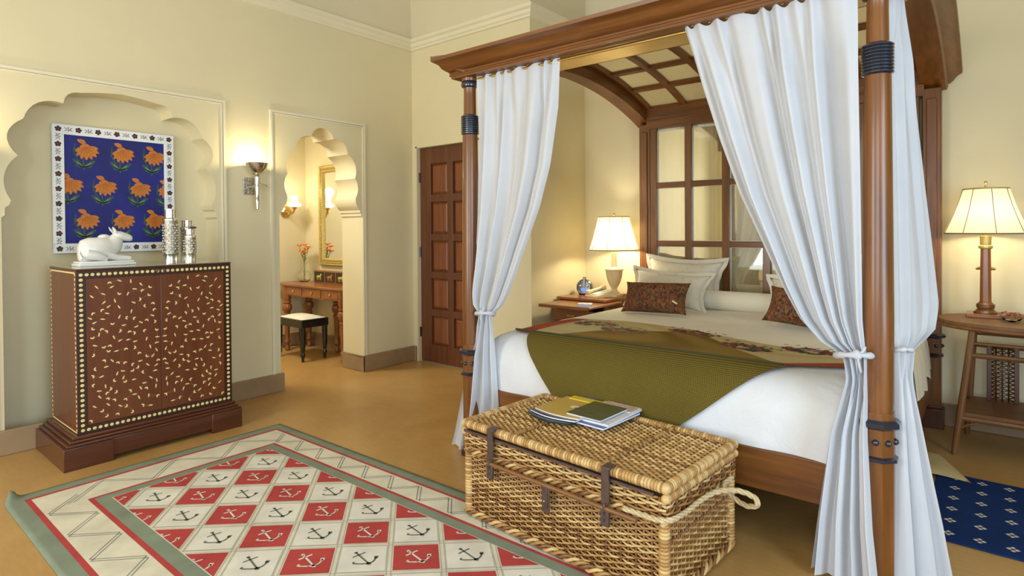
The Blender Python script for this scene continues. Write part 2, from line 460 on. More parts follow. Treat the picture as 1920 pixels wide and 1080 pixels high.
# vanity room beyond the arch
VX, VY = -6.34, 3.86
XW = XL-.33
w = MB(); w.poly([(VX, 1.2, 0), (VX, VY, 0), (VX, VY, 2.75), (VX, 1.2, 2.75)]); w.build('wall_vanity_left', M['wall'], kind='structure', smooth=0)
w = MB(); w.poly([(VX, VY, 0), (XW, VY, 0), (XW, VY, 2.75), (VX, VY, 2.75)]); w.build('wall_vanity_back', M['wall'], kind='structure', smooth=0)
w = MB(); w.poly([(VX, 1.2, 0), (XW, 1.2, 0), (XW, 1.2, 2.75), (VX, 1.2, 2.75)]); w.build('wall_vanity_front', M['wall'], kind='structure', smooth=0)
w = MB(); sheet(w, [(1.2, 0)] + ARCH[::-1] + [(VY, 0), (VY, 2.75), (1.2, 2.75)], [], lambda a, b: (XW, a, b)); w.build('wall_vanity_right', M['wall'], kind='structure', smooth=0)
MB().poly([(VX, 1.2, 2.75), (XW, 1.2, 2.75), (XW, VY, 2.75), (VX, VY, 2.75)]).build('ceiling_vanity', M['ceil'], kind='structure', smooth=0)
skirting('baseboard_vanity', [(VX, VX+T, 1.2, VY, 0, HB), (VX+T, XW, VY-T, VY, 0, HB)])
lamp('vanity_ceiling_lamp', 'AREA', (-5.6, 2.3, 2.72), 50, (1, .95, .82), .5, .5, (-5.6, 2.3, 0))  # unseen fill light added to brighten the vanity room; no fixture is modelled
# ------------------------------------------------------------------ four-poster bed
BX0, BX1 = -2.425, -.335          # front post axes
YFp, YHp = 2.57, 4.86
bed = thing('four_poster_bed', 'mahogany four-poster bed with arched coffered canopy and glazed headboard', 'bed', (-1.38, 3.7, 0))
W = M['wood_x']; WY = M['wood_y']; WZ = M['wood_z']
def octa(mb, c, r, z0, z1, m=0): mb.lathe([(r, z0), (r, z1)], 8, c, m, rot=PI/8)
def front_post(x, y):
    mb = MB()
    mb.lathe([(.058, .012), (.058, .62), (.056, .66)], 8, (x, y, 0), rot=PI/8)
    mb.lathe([(.050, .64), (.053, .70), (.0535, 1.0), (.050, 1.4), (.045, 1.9), (.041, 1.95), (.038, 2.0), (.036, 2.15), (.036, 2.19), (.044, 2.22), (.05, 2.262)], 24, (x, y, 0))
    p = mb.build('post', WZ, bed, smooth=30)
    for z, r, h in ((.487, .070, .022), (.617, .078, .034)):
        m2 = MB(); m2.lathe([(r-.012, z-h/2), (r, z-h/4), (r, z+h/4), (r-.012, z+h/2)], 8, (x, y, 0), rot=PI/8)
        m2.build('octagonal_band', M['collar'], p, smooth=0)
    for k in range(8):
        a = PI/8+PI/8+k*PI/4
        MB().ball((x+.056*math.cos(a), y+.056*math.sin(a), .552), .0125, 10, 6).build('stud', M['collar'], p, smooth=180)
    m3 = MB(); pr = []
    for k in range(9):
        z = 1.915+k*.0125; pr += [(.049, z), (.054, z+.003), (.054, z+.0075), (.049, z+.0115)]
    m3.lathe([(.044, 1.912)] + pr + [(.044, 2.03)], 24, (x, y, 0)); m3.build('ribbed_collar', M['collar'], p, smooth=0)
    m4 = MB(); m4.lathe([(.038, 2.192), (.05, 2.200), (.053, 2.214), (.048, 2.228), (.040, 2.238)], 24, (x, y, 0)); m4.build('capital_ring', M['collar'], p)
    m5 = MB(); m5.lathe([(.072, 0), (.072, .03), (.058, .045)], 8, (x, y, 0), rot=PI/8); m5.build('foot_block', M['collar'], p, smooth=0)
    return p
for x in (BX0, BX1): front_post(x, YFp)
def head_post(x):
    mb = MB(); mb.box(x-.052, x+.052, YHp-.05, YHp+.05, .14, 2.27)
    mb.box(x-.030, x+.030, YHp-.062, YHp-.05, .75, 2.2)
    p = mb.build('head_post', WZ, bed, bevel=.006)
    for z, r in ((.485, .068), (.615, .082)):
        MB().lathe([(r-.012, z-.014), (r, z-.006), (r, z+.006), (r-.012, z+.014)], 8, (x, YHp-.005, 0), rot=PI/8).build('octagonal_band', M['collar'], p, smooth=0)
    for dx, dy in ((-.056, -.02), (-.025, -.056), (.025, -.056), (.056, -.02)):
        MB().ball((x+dx, YHp+dy, .55), .0125, 8, 5).build('stud', M['collar'], p, smooth=180)
    m = MB(); m.box(x-.068, x+.068, YHp-.068, YHp+.055, 0, .13).box(x-.06, x+.06, YHp-.06, YHp+.05, .13, .15)
    m.build('plinth_block', M['dark_z'], p, bevel=.005)
for x in (-2.408, -.318): head_post(x)

def arch_z(y): return 2.487-.212*((y-3.70)/1.17)**2
# crown profile: (outward, up) measured from the lower outer edge
CROWN = [(0, 0), (.006, 0), (.010, .008), (.004, .014), (.004, .024), (.020, .030), (.040, .046), (.052, .066), (.068, .080), (.085, .088), (.088, .106), (0, .106)]
# straight front beam
zb = 2.248
mb = MB()
prof = [(y, z) for y, z in [(2.50, zb)] + [(2.50-o, zb+.012+u) for o, u in CROWN] + [(2.78, zb+.118), (2.78, zb+.012), (2.76, zb)]]
xl, xr = -2.51, -.245
def endx(y, side):   # mitred ends follow the overhang
    o = max(0, 2.50-y); return (xl-o) if side < 0 else (xr+o)
n = len(prof)
v = [(endx(y, -1), y, z) for y, z in prof] + [(endx(y, 1), y, z) for y, z in prof]
tr = tessellate_polygon([[Vector((y, z, 0)) for y, z in prof]])
mb.add(v, [(i, (i+1) % n, (i+1) % n+n, i+n) for i in range(n)] + [tuple(t) for t in tr] + [tuple(i+n for i in t[::-1]) for t in tr])
mb.build('front_beam', W, bed, smooth=30)
box('glow_soffit', (xl+.14, xr-.14, 2.585, 2.765, zb-.004, zb+.001), M['soffit'], bed, label='soffit of the front beam, its golden glow painted on')
MB().tube([(-2.36, 2.565, zb-.012), (-.40, 2.565, zb-.012)], .007, 8).build('curtain_rod', M['brass'], bed)
# arched side beams
def side_arch(name, xi, xo):
    sgn = 1 if xo > xi else -1
    mb = MB(); ys = [2.50+k*(4.905-2.50)/28 for k in range(29)]
    rows = []
    for y in ys:
        z0 = arch_z(y)
        q = [(xi, z0), (xo, z0)] + [(xo+sgn*o, z0+.010+u) for o, u in CROWN[1:-1]] + [(xi, z0+.116)]
        rows.append([(x, y - (max(0, sgn*(x-xo)) if y == ys[0] else 0), z) for x, z in q])
    n = len(rows[0]); v = [p for r in rows for p in r]
    f = [(i*n+k, i*n+(k+1) % n, (i+1)*n+(k+1) % n, (i+1)*n+k) for i in range(len(rows)-1) for k in range(n)]
    for b, s in ((0, 1), ((len(rows)-1)*n, -1)):
        t = tessellate_polygon([[Vector((p[0], p[2], 0)) for p in rows[0 if b == 0 else -1]]])
        f += [tuple(i+b for i in q[::s]) for q in t]
    mb.add(v, f); return mb.build(name, WY, bed, smooth=30)
side_arch('side_arch', -2.385, -2.51)
side_arch('side_arch', -.384, -.245)
# coffered vault: six bays across, six along
xs = [-2.367+k*(1.964/6) for k in range(7)]
ys = [2.79+k*(4.82-2.79)/6 for k in range(7)]
def vault_z(y): return arch_z(y)-.36*max(0, 3.15-y)**2
def ribpts(y0, y1, n): return [lerp(y0, y1, k/n) for k in range(n+1)]
for i, x in enumerate(xs):
    mb = MB(); yy = ribpts(2.76, 4.84, 24); v = []; f = []
    for y in yy:
        z = vault_z(y)+.096
        v += [(x-.024, y, z), (x+.024, y, z), (x+.024, y, z+.036), (x-.024, y, z+.036)]
    for k in range(24):
        for e in range(4): f.append((k*4+e, k*4+(e+1) % 4, k*4+4+(e+1) % 4, k*4+4+e))
    mb.add(v, f); mb.build('vault_rib', WY, bed, smooth=30)
for j, y in enumerate(ys):
    s = (vault_z(y+.01)-vault_z(y-.01))/.02; a = math.atan(s)
    for i in range(6):
        mb = MB(); mb.box(xs[i]+.02, xs[i+1]-.02, -.022, .022, 0, .034, mat=Matrix.Translation((0, y, vault_z(y)+.099)) @ Matrix.Rotation(a, 4, 'X'))
        mb.build('vault_crossbar', W, bed, smooth=0)
for i in range(6):
    for j in range(6):
        mb = MB(); v = []; f = []
        for k in range(5):
            y = lerp(ys[j]-.002, ys[j+1]+.002, k/4); z = vault_z(y)+.126
            v += [(xs[i]+.005, y, z), (xs[i+1]-.005, y, z), (xs[i+1]-.005, y, z+.006), (xs[i]+.005, y, z+.006)]
        for k in range(4):
            for e in range(4): f.append((k*4+e, k*4+(e+1) % 4, k*4+4+(e+1) % 4, k*4+4+e))
        mb.add(v, f + [(0, 1, 2, 3), (16, 19, 18, 17)]); mb.build('vault_panel', M['vpanel'], bed, smooth=30)
# headboard lattice with panes in front of a gathered drape
mb = MB(); mb.box(-2.385, -.36, 4.80, 4.87, 2.222, 2.40); mb.box(-2.385, -.36, 4.79, 4.80, 2.285, 2.30)
mb.build('head_beam', W, bed, bevel=.004)
gx = [-2.325+k*(1.908/6) for k in range(7)]
gz = [.45, .70, 1.212, 1.722, 2.222]
for i, x in enumerate(gx):
    wd = .030 if i in (0, 6) else .031
    box('mullion', (x-wd, x+wd, 4.812, 4.852, .30, 2.224), WZ, bed, bevel=.004)
for z in gz[1:4]:
    for i in range(6):
        box('crossbar', (gx[i]+.03, gx[i+1]-.03, 4.814, 4.850, z-.024, z+.024), W, bed, bevel=.004)
rnd = random.Random(3)
ph = [rnd.uniform(0, 6) for _ in range(5)]
for i in range(6):
    for j in range(4):
        x0, x1, z0, z1 = gx[i]+.029, gx[i+1]-.029, gz[j]+.022, gz[j+1]-.022
        p = box('pane', (x0, x1, 4.838, 4.842, z0, z1), M['pane'], bed)
        mb = MB(); q = .006
        for b_ in ((x0, x0+q, z0, z1), (x1-q, x1, z0, z1), (x0, x1, z0, z0+q), (x0, x1, z1-q, z1)): mb.box(b_[0], b_[1], 4.834, 4.838, b_[2], b_[3])
        mb.build('pane_bead', M['bead'], p, smooth=0)
def hd(u, v):
    x = lerp(-2.34, -.40, u)
    k = .5+.5*math.sin(u*2*PI*6.3+ph[2])
    y = 4.882 + (.005+.011*k)*math.sin(u*2*PI*24+2.0*math.sin(u*17+ph[0])+.3*v) + .009*math.sin(u*2*PI*6.3+ph[1])
    return (x, y, lerp(.32, 2.26, v))
MB().grid(hd, 340, 4).build('headboard_drape', M['drape_in'], bed, smooth=180, fix=False, label='gathered cream drape behind the headboard panes')
# rails
mb = MB(); mb.box(BX0+.045, BX1-.045, 2.575, 2.62, .238, .412); mb.build('front_rail', W, bed, bevel=.005)
for x in (BX0, BX1): box('side_rail', (x-.02, x+.022, YFp+.045, YHp-.04, .238, .412), WY, bed, bevel=.005)
box('slat_deck', (BX0+.02, BX1-.02, 2.66, 4.80, .33, .40), M['dark_x'], bed)

# ------------------------------------------------------------------ bed clothes
DX_0, DX_1, DY0, DY1, DT = -2.375, -.385, 2.622, 4.79, .712
def edge(t, lo, hi, r, flare=0.0):
    """cloth coordinate -> (position, drop); goes over a rounded edge then down"""
    if t < lo+r:
        s = lo+r-t; q = r*PI/2
        if s < q: a = s/r; return lo+r-r*math.sin(a), r-r*math.cos(a)
        return lo-flare*(s-q), r+(s-q)
    if t > hi-r:
        s = t-(hi-r); q = r*PI/2
        if s < q: a = s/r; return hi-r+r*math.sin(a), r-r*math.cos(a)
        return hi+flare*(s-q), r+(s-q)
    return t, 0.0
def puff(x, y):
    return .010*math.sin(3.1*x+1)*math.sin(2.3*y) + .012*smooth01(1-abs(y-2.95)/.6)
def bed_surface(a, b, off=0.0):
    px, dx = edge(a, DX_0-off, DX_1+off, .10+off); py, dy = edge(b, DY0-off, DY1, .15+off)
    cap = .315+.025*smooth01((-1.25-px)/.7); d = min(cap, math.hypot(dx, dy)) if (dx and dy) else min(cap, dx+dy)
    z = DT+off-d
    wob = .007*math.sin(9*a+2*b)*smooth01(d/.1) + .005*math.sin(23*a-5*b)*smooth01((d-.05)/.1)
    z += puff(px, py)*smooth01(1-d/.25)
    if dy > 0: py -= wob + .040*math.sin(PI/2*min(1, d/.22))
    if dx > 0: px += (-1 if a < -1.4 else 1)*wob*.6
    return (px, py, z)
def cloth_grid(name, mat, a0, a1, b0, b1, na, nb, off, parent=None, **kw):
    mb = MB(); mb.grid(lambda u, v: bed_surface(lerp(a0, a1, u), lerp(b0, b1, v), off), na, nb)
    return mb.build(name, mat, parent, smooth=180, fix=False, **kw)
duvet = cloth_grid('duvet', M['duvet'], DX_0-.30, DX_1+.30, DY0-.27, DY1, 120, 120, 0.0,
    label='plump white duvet covering the four-poster bed down to its rails', cat='duvet')
sd = duvet.modifiers.new('thick', 'SOLIDIFY'); sd.thickness = .02; sd.offset = -1
# cream top sheet over the pillow end and hanging on the right side
cloth_grid('turned_down_sheet', M['sheet'], DX_0-.02, DX_1+.02, 3.30, DY1-.01, 60, 50, .006,
    label='cream top sheet under the pillows at the head of the bed', cat='sheet')
def side_spread(u, v):
    y = lerp(3.72, 4.62, u); s = v*.40; fold = .028*math.sin(u*2*PI*4+.5)*smooth01(v*1.5)
    hem = .05*math.sin(u*2*PI*3+1)*v
    x = DX_1+.012+.03*math.sin(min(1, v*2.2)*PI/2)+fold*.8+.025*v
    return (x, y, DT+.004-.02*v-s*.72+hem*.5)
MB().grid(side_spread, 60, 16).build('bedspread', cloth('linen_bedspread', (.66, .58, .42), 0, wrinkle=.1), smooth=180, fix=False,
    label='beige linen bedspread hanging in folds over the right side of the bed', cat='bedspread')

# the folded throw: embroidered cream band on top, olive weave hanging over the foot
def weave_mat(name, c1, c2, sc):
    m, t, b = base_mat(name); v = coords(t)
    w = nd(t, 'ShaderNodeTexWave', bands_direction='DIAGONAL'); w.inputs['Scale'].default_value = sc; w.inputs['Distortion'].default_value = 1.4
    w.inputs['Detail'].default_value = 2; t.links.new(v, w.inputs['Vector'])
    w2 = nd(t, 'ShaderNodeTexWave', bands_direction='Z'); w2.inputs['Scale'].default_value = sc*.8; t.links.new(v, w2.inputs['Vector'])
    mul = nd(t, 'ShaderNodeMath', operation='MULTIPLY'); t.links.new(w.outputs['Fac'], mul.inputs[0]); t.links.new(w2.outputs['Fac'], mul.inputs[1])
    t.links.new(ramp(t, mul.outputs[0], [(.05, c1), (.6, c2)]), b.inputs['Base Color'])
    b.inputs['Roughness'].default_value = .9; b.inputs['Specular IOR Level'].default_value = .15
    bump(t, b, mul.outputs[0], .5, .004)
    return m
M['olive'] = weave_mat('olive_weave', (.080, .058, .009), (.235, .175, .035), 60)
M['olive_top'] = weave_mat('ochre_weave', (.19, .115, .022), (.33, .215, .055), 60)
M['band'] = weave_mat('sand_weave', (.50, .40, .20), (.62, .52, .29), 80)
M['redcloth'] = weave_mat('brick_red_weave', (.33, .055, .025), (.46, .095, .045), 70)
throw = thing('throw_blanket', 'olive and cream embroidered throw draped across the foot of the bed', 'blanket', (-1.38, 2.9, .72))
YBK = lambda a: interp([(.36, 3.17), (.54, 3.20), (.93, 3.295), (1.41, 3.45), (1.86, 3.47), (2.18, 3.40), (2.4, 3.30)][::-1], -a)
YFR = lambda a: 2.755+.50*max(0, a+.78)
def band_region(a0, a1, name, mat, na, off):
    mb = MB(); mb.grid(lambda u, v: bed_surface(lerp(a0, a1, u), lerp(YFR(lerp(a0, a1, u)), YBK(lerp(a0, a1, u)), v), off), na, 14)
    return mb.build(name, mat, throw, smooth=180, fix=False)
band_region(-2.13, -.78, 'embroidered_band', M['band'], 46, .013)
band_region(-2.235, -2.13, 'red_end', M['redcloth'], 14, .0132).__setitem__('label', 'brick red end of the throw')
mb = MB(); mb.grid(lambda u, v: bed_surface(lerp(-.78, -.40, u), lerp(YFR(lerp(-.78, -.40, u)), YFR(lerp(-.78, -.40, u))+lerp(.03, .13, u), v), .0140), 14, 8)
mb.build('red_end', M['redcloth'], throw, smooth=180, fix=False, label='brick red end of the throw')
band_region(-.78, -.40, 'embroidered_band', M['band'], 12, .0128)
def flap(u, v):
    # v 0 = seam along the bed edge, 1 = hem hanging low; outline narrows and curves to the right
    a_l = lerp(-2.12, -1.80, smooth01(v*.9)); a_r = lerp(-.70, -1.13, v**1.15)
    a = lerp(a_l, a_r, u); b = 2.765-v*lerp(.40, .395, u)
    return bed_surface(a, b, .017+.004*v)
fl = MB(); fl.grid(flap, 60, 30); fl.build('olive_flap', M['olive'], throw, smooth=180, fix=False, label='olive woven flap hanging over the bed foot')
tri = [(-1.95, 2.775), (-1.80, 3.0), (-1.52, 3.22), (-1.36, 3.36), (-1.20, 3.22), (-1.0, 3.0), (-.735, 2.775)]
def tri_fn(u, v):
    a = lerp(-1.95, -.735, u)
    top = interp([(-p[0], p[1]) for p in tri], -a)
    return bed_surface(a, lerp(2.765, max(2.766, top), v), .0165)
MB().grid(tri_fn, 40, 12).build('olive_corner', M['olive_top'], throw, smooth=180, fix=False, label='ochre folded corner lying on the bed')
hm = MB(); hm.tube([tuple(Vector(bed_surface(lerp(-2.24, -.72, k/50), 2.765, .021))) for k in range(51)], .006, 6)
hm.build('bound_seam', plain('dark_olive_binding', (.045, .042, .012), .9), throw)
def motif(cx, cy, sx, rot, rng):
    mb = MB()
    def blob(x, y, rx, ry, a, m):
        pts = []
        for k in range(8):
            t = 2*PI*k/8; qx, qy = rx*math.cos(t), ry*math.sin(t)
            px, py = x+qx*math.cos(a)-qy*math.sin(a), y+qx*math.sin(a)+qy*math.cos(a)
            X = cx+(px*math.cos(rot)-py*math.sin(rot)); Y = cy+(px*math.sin(rot)+py*math.cos(rot))
            pts.append(bed_surface(X, Y, .0165+.0004*m))
        mb.poly(pts, m)
    for k in range(64):
        t = rng.uniform(0, 2*PI); r = rng.uniform(.15, 1)**.6
        blob(sx*r*math.cos(t), .085*r*math.sin(t), rng.uniform(.012, .024), rng.uniform(.009, .016), rng.uniform(0, 3), 0 if rng.random() < .72 else 1)
    for k in range(7): blob(-sx*1.15+k*sx*.36, .105+.02*math.sin(k*2), .014, .008, k, 0)
    mb.build('embroidered_motif', [M['ink'], M['ink_red']], throw, smooth=0, fix=False, kind='stuff', label='dark red and black embroidered flower')
rg = random.Random(5)
for (cx, cy, rot) in ((-1.97, 3.23, .1), (-1.70, 3.10, -.1), (-1.36, 3.33, 0), (-1.0, 3.10, -.3), (-.70, 3.22, -.15)): motif(cx, cy, .15, rot, rg)

# ------------------------------------------------------------------ pillows
def pillow(name, w, h, t, mat, loc, yaw, lean, roll=0, flange=0, ears=.06, parent=None, label=None, cat='pillow', group=None, seed=1, nu=26, n=22):
    """a cushion standing on its long edge: w along x, h up, t thick; leaned back by `lean`"""
    root = thing(name, label, cat, loc, group) if True else None
    rot = Matrix.Translation(loc) @ Matrix.Rotation(yaw, 4, 'Z') @ Matrix.Rotation(-lean, 4, 'X') @ Matrix.Rotation(roll, 4, 'Y')
    rr = random.Random(seed); ph = [rr.uniform(0, 6) for _ in range(6)]
    def out(u, v):
        p, q = 2*u-1, 2*v-1
        x = w/2*p*(1-ears*(1-q*q)*abs(p)**3*1.4); z = h/2*q*(1-ears*1.6*(1-p*p)*abs(q)**3)
        return x, z
    def face(s):
        def fn(u, v):
            p, q = 2*u-1, 2*v-1; x, z = out(u, v)
            th = (max(0, 1-abs(p)**2.6)*max(0, 1-abs(q)**2.6))**.55
            wr = 1+.05*math.sin(5*p+ph[0])*math.sin(4*q+ph[1])+.03*math.sin(11*p*q+ph[2])
            sag = .10*t*math.sin(PI*(1-v))*0
            return (x, s*t/2*th*wr, z+h/2)
        return fn
    mb = MB(); mb.grid(face(1), nu, n, mat=rot); mb.grid(face(-1), nu, n, mat=rot)
    c = mb.build('pillow_case' if cat == 'pillow' else 'cushion_cover', mat, root, smooth=180)
    if flange:
        edge_ = [(k/16, 0) for k in range(16)] + [(1, k/16) for k in range(16)] + [(1-k/16, 1) for k in range(16)] + [(0, 1-k/16) for k in range(16)]
        fb = MB(); v = []; m_ = len(edge_)
        for i, (u, vv) in enumerate(edge_):
            x, z = out(u, vv); L = math.hypot(2*u-1, 2*vv-1)
            ox = flange*(1 if u == 1 else -1 if u == 0 else 0); oz = flange*(1 if vv == 1 else -1 if vv == 0 else 0)
            if (u, vv) in ((0, 0), (1, 0), (1, 1), (0, 1)): ox = flange*(2*u-1); oz = flange*(2*vv-1)
            y = .006*math.sin(i*1.7+ph[3])
            v += [(x, .003, z+h/2), (x+ox, y+.003, z+oz+h/2), (x+ox, y-.002, z+oz+h/2), (x, -.003, z+h/2)]
        f = []
        for i in range(m_):
            j = (i+1) % m_
            for e in range(4): f.append((i*4+e, i*4+(e+1) % 4, j*4+(e+1) % 4, j*4+e))
        fb.add(v, f, mat=rot); fb.build('flange', mat, root, smooth=60)
    return root, rot
def speckled(name):
    m, t, b = base_mat(name); v = coords(t)
    vo = nd(t, 'ShaderNodeTexVoronoi'); vo.inputs['Scale'].default_value = 26; t.links.new(v, vo.inputs['Vector'])
    t.links.new(ramp(t, vo.outputs['Distance'], [(.0, (.30, .24, .16)), (.07, (.40, .33, .24)), (.13, (.66, .60, .47)), (1, (.70, .64, .51))]), b.inputs['Base Color'])
    b.inputs['Roughness'].default_value = .9; b.inputs['Sheen Weight'].default_value = .15
    bump(t, b, noise(t, v, 9, 5), .12, .02); return m
M['sham'] = speckled('embroidered_linen')
def tweed(name):
    m, t, b = base_mat(name); v = coords(t, (1.35, 1.35, .75))
    vo = nd(t, 'ShaderNodeTexVoronoi'); vo.inputs['Scale'].default_value = 62; vo.inputs['Randomness'].default_value = .9; t.links.new(v, vo.inputs['Vector'])
    s = nd(t, 'ShaderNodeSeparateColor'); t.links.new(vo.outputs['Color'], s.inputs[0])
    n = nd(t, 'ShaderNodeMath', operation='MULTIPLY_ADD'); n.inputs[1].default_value = .75; t.links.new(s.outputs[0], n.inputs[0])
    n2 = nd(t, 'ShaderNodeMath', operation='MULTIPLY'); n2.inputs[1].default_value = .3; t.links.new(noise(t, v, 11, 3), n2.inputs[0]); t.links.new(n2.outputs[0], n.inputs[2])
    t.links.new(ramp(t, n.outputs[0], [(.10, (.025, .014, .010)), (.28, (.15, .042, .013)), (.42, (.28, .085, .020)), (.52, (.035, .022, .020)), (.62, (.25, .125, .030)), (.74, (.07, .085, .045)), (.85, (.22, .045, .018)), (.95, (.05, .03, .045))]), b.inputs['Base Color'])
    b.inputs['Roughness'].default_value = .95
    bump(t, b, vo.outputs['Distance'], .6, .01); return m
M['tweed'] = tweed('rust_tweed')
ZT = DT+.008
pillow('pillow', .66, .37, .17, M['sham'], (-2.00, 4.60, ZT+.010), 0, .30, .03, flange=.035, label='large cream pillow leaning on the headboard behind another, left side', seed=2, ears=.12)
pillow('pillow', .66, .30, .16, M['sham'], (-2.01, 4.33, ZT), -.03, .42, .05, flange=.03, label='speckled cream pillow behind the left tweed cushion', seed=3, ears=.13)
pillow('pillow', .66, .40, .17, M['sham'], (-.91, 4.60, ZT+.035), 0, .30, -.03, flange=.03, label='cream pillow against the headboard on the right side, mostly behind the curtain', seed=4, ears=.10)
pillow('pillow', .66, .30, .16, M['sham'], (-.90, 4.33, ZT), .03, .42, -.03, flange=.03, label='cream pillow behind the right tweed cushion', seed=6, ears=.10)
def knit(loc, yaw, roll, label, seed):
    r, rot = pillow('cushion', .50, .245, .17, M['tweed'], loc, yaw, .50, roll, label=label, cat='cushion', seed=seed, ears=.07, group=None)
    mb = MB(); mb.box(-.022, .022, -.006, .006, -.006, .006, mat=rot @ Matrix.Translation((.185, -.080, .060)) @ Matrix.Rotation(.5, 4, 'Y'))
    mb.build('toggle', M['bone'], r, bevel=.003, label='pale bone toggle')
knit((-1.905, 3.92, ZT+.012), .04, -.03, 'rust tweed cushion on the left half of the bed', 8)
knit((-.90, 3.90, ZT+.012), -.03, .10, 'rust tweed cushion on the right half, partly behind the curtain', 9)
mb = MB()
bl = [(-2.28, 4.60), (-.48, 4.60)]
pr = [(0, 0)]
mb.lathe([(.0, -.93), (.055, -.925), (.072, -.90), (.074, -.5), (.076, 0), (.074, .5), (.072, .90), (.055, .925), (0, .93)], 20, mat=Matrix.Translation((-1.38, 4.53, ZT+.064)) @ Matrix.Rotation(PI/2, 4, 'Y'))
mb.build('bolster', M['sheet'], smooth=60, label='long cream bolster lying between the two piles of pillows', cat='bolster')

# ------------------------------------------------------------------ curtains
def curtain(name, label, rows_l, rows_r, n_pleat, seed, tie, post, hem=0.0, depth=.034, bow=True):
    """rows_l / rows_r: [(z, (x, y))] descending; the cloth spans between them with pleats across"""
    rnd = random.Random(seed); ph = [rnd.uniform(0, 6.28) for _ in range(6)]
    root = thing(name, label, 'curtain', (tie[0], tie[1], 0), 'white curtains on the four-poster bed')
    zt, zb_ = rows_l[0][0], rows_l[-1][0]
    NV = 90; NU = 150
    lx = lambda z, k: interp([(a, b[k]) for a, b in rows_l], z)
    rx = lambda z, k: interp([(a, b[k]) for a, b in rows_r], z)
    nz = [lerp(zt, zb_, (j/NV)) for j in range(NV+1)]
    n_low = 4 if n_pleat > 6 else 3
    def pt(u, v):
        z = lerp(zt, zb_, v)
        a = Vector((lx(z, 0), lx(z, 1), 0)); b = Vector((rx(z, 0), rx(z, 1), 0)); d = b-a
        nrm = Vector((d.y, -d.x, 0)).normalized()
        uu = u+.035*math.sin(2*PI*u*1.7+ph[0])+.016*math.sin(2*PI*u*4+ph[1]+2*v)
        top_k = smooth01((zt-z)/.30)
        amp = depth*(.38+.62*top_k)*(.62+.55*math.sin(2*PI*u*1.6+ph[2]+1.2*v)**2)
        tie_k = math.exp(-((z-tie[2])/.09)**2)
        hi = math.sin(2*PI*n_pleat*uu+ph[3]+.6*math.sin(2.2*v+ph[4]))
        mid = .75*math.sin(2*PI*n_pleat*.55*uu+ph[5]+1.3*v)
        lo = math.sin(2*PI*n_low*uu+ph[4])+.3*math.sin(2*PI*n_low*2.1*uu+ph[3]+v)
        up = lerp(hi, .55*hi+mid, top_k)
        below = smooth01((tie[2]-z)/.25)
        wave = lerp(up, .85*lo, below)
        amp = lerp(amp, .020, tie_k)
        p = a+d*u + nrm*(amp*wave)
        if z > zt-.05: z += .010*math.sin(2*PI*n_pleat*uu+1)*smooth01((z-zt+.05)/.05)
        return (p.x, p.y, z)
    mb = MB(); mb.grid(pt, NU, NV)
    c = mb.build('cloth', M['drape'], root, smooth=180, fix=False)
    # heading tape seam and hem
    for nm, z0, z1, o in (('heading', zt-.055, zt-.049, .0015), ('hem_stitch', zb_+.045, zb_+.05, .0015)):
        m2 = MB(); m2.grid(lambda u, v: tuple(Vector(pt(u, (zt-lerp(z0, z1, v))/(zt-zb_)))+Vector((0, -o, 0))), NU, 1)
        m2.build(nm, M['drape'], c, smooth=180, fix=False)
    # tie-back band and bow
    T = Vector(tie); m3 = MB()
    ring = [T+Vector(((.058 if bow else .030)*math.cos(t), (.050 if bow else .040)*math.sin(t), .012*math.cos(t+1))) for t in [2*PI*k/20 for k in range(20)]]
    m3.tube(ring, [(.011 if bow else .008)+.003*math.sin(k*2.1) for k in range(20)], 8, closed=True)
    tb = m3.build('tieback', M['drape'], root, smooth=180)
    if bow:
        m4 = MB(); pz = T+Vector((post[0]*.045, -.045, .012))
        m4.ball(pz, .019, 10, 7, sc=(1, .8, 1))
        m4.tube([pz, pz+Vector((.008, -.012, -.030)), pz+Vector((.014, -.010, -.060))], [.006, .010, .011], 6, flat=.5)
        m4.tube([pz, pz+Vector((.020, -.006, .016)), pz+Vector((.028, -.004, .034))], [.006, .010, .006], 6, flat=.6)
        m4.build('knot', M['drape'], root, smooth=180)
    # rings on the rod
    for k in range(n_pleat):
        u = (k+.5)/n_pleat; p = pt(u, 0)
        m5 = MB(); m5.tube([(p[0], p[1]+.012*math.cos(t)*0+0, zt+.010+.012*math.sin(t)) if False else (p[0]+.010*math.cos(t), p[1], zt+.012+.010*math.sin(t)) for t in [2*PI*q/10 for q in range(10)]], .0022, 5, closed=True)
        m5.build('ring', M['brass'], root, smooth=180)
    return root
yc = 2.56
def rows(pts): return [(z, (x, y)) for x, y, z in pts]
curtain('bed_curtain', 'white curtain tied back to the left front bedpost',
    rows([(x, yc, z) for x, z in [(-2.36, 2.245), (-2.35, 1.915), (-2.362, 1.443), (-2.385, 1.126), (-2.405, .966), (-2.405, .90), (-2.345, .850), (-2.37, .75), (-2.435, .611), (-2.501, .342), (-2.568, .10), (-2.60, .012)]]),
    rows([(x, yc, z) for x, z in [(-1.766, 2.245), (-1.782, 1.994), (-1.836, 1.688), (-1.909, 1.462), (-2.003, 1.258), (-2.085, 1.077), (-2.14, .966), (-2.185, .90), (-2.262, .850), (-2.25, .75), (-2.235, .636), (-2.215, .392), (-2.20, .10), (-2.20, .012)]]),
    7, 11, (-2.305, 2.562, .852), (.2, 0))
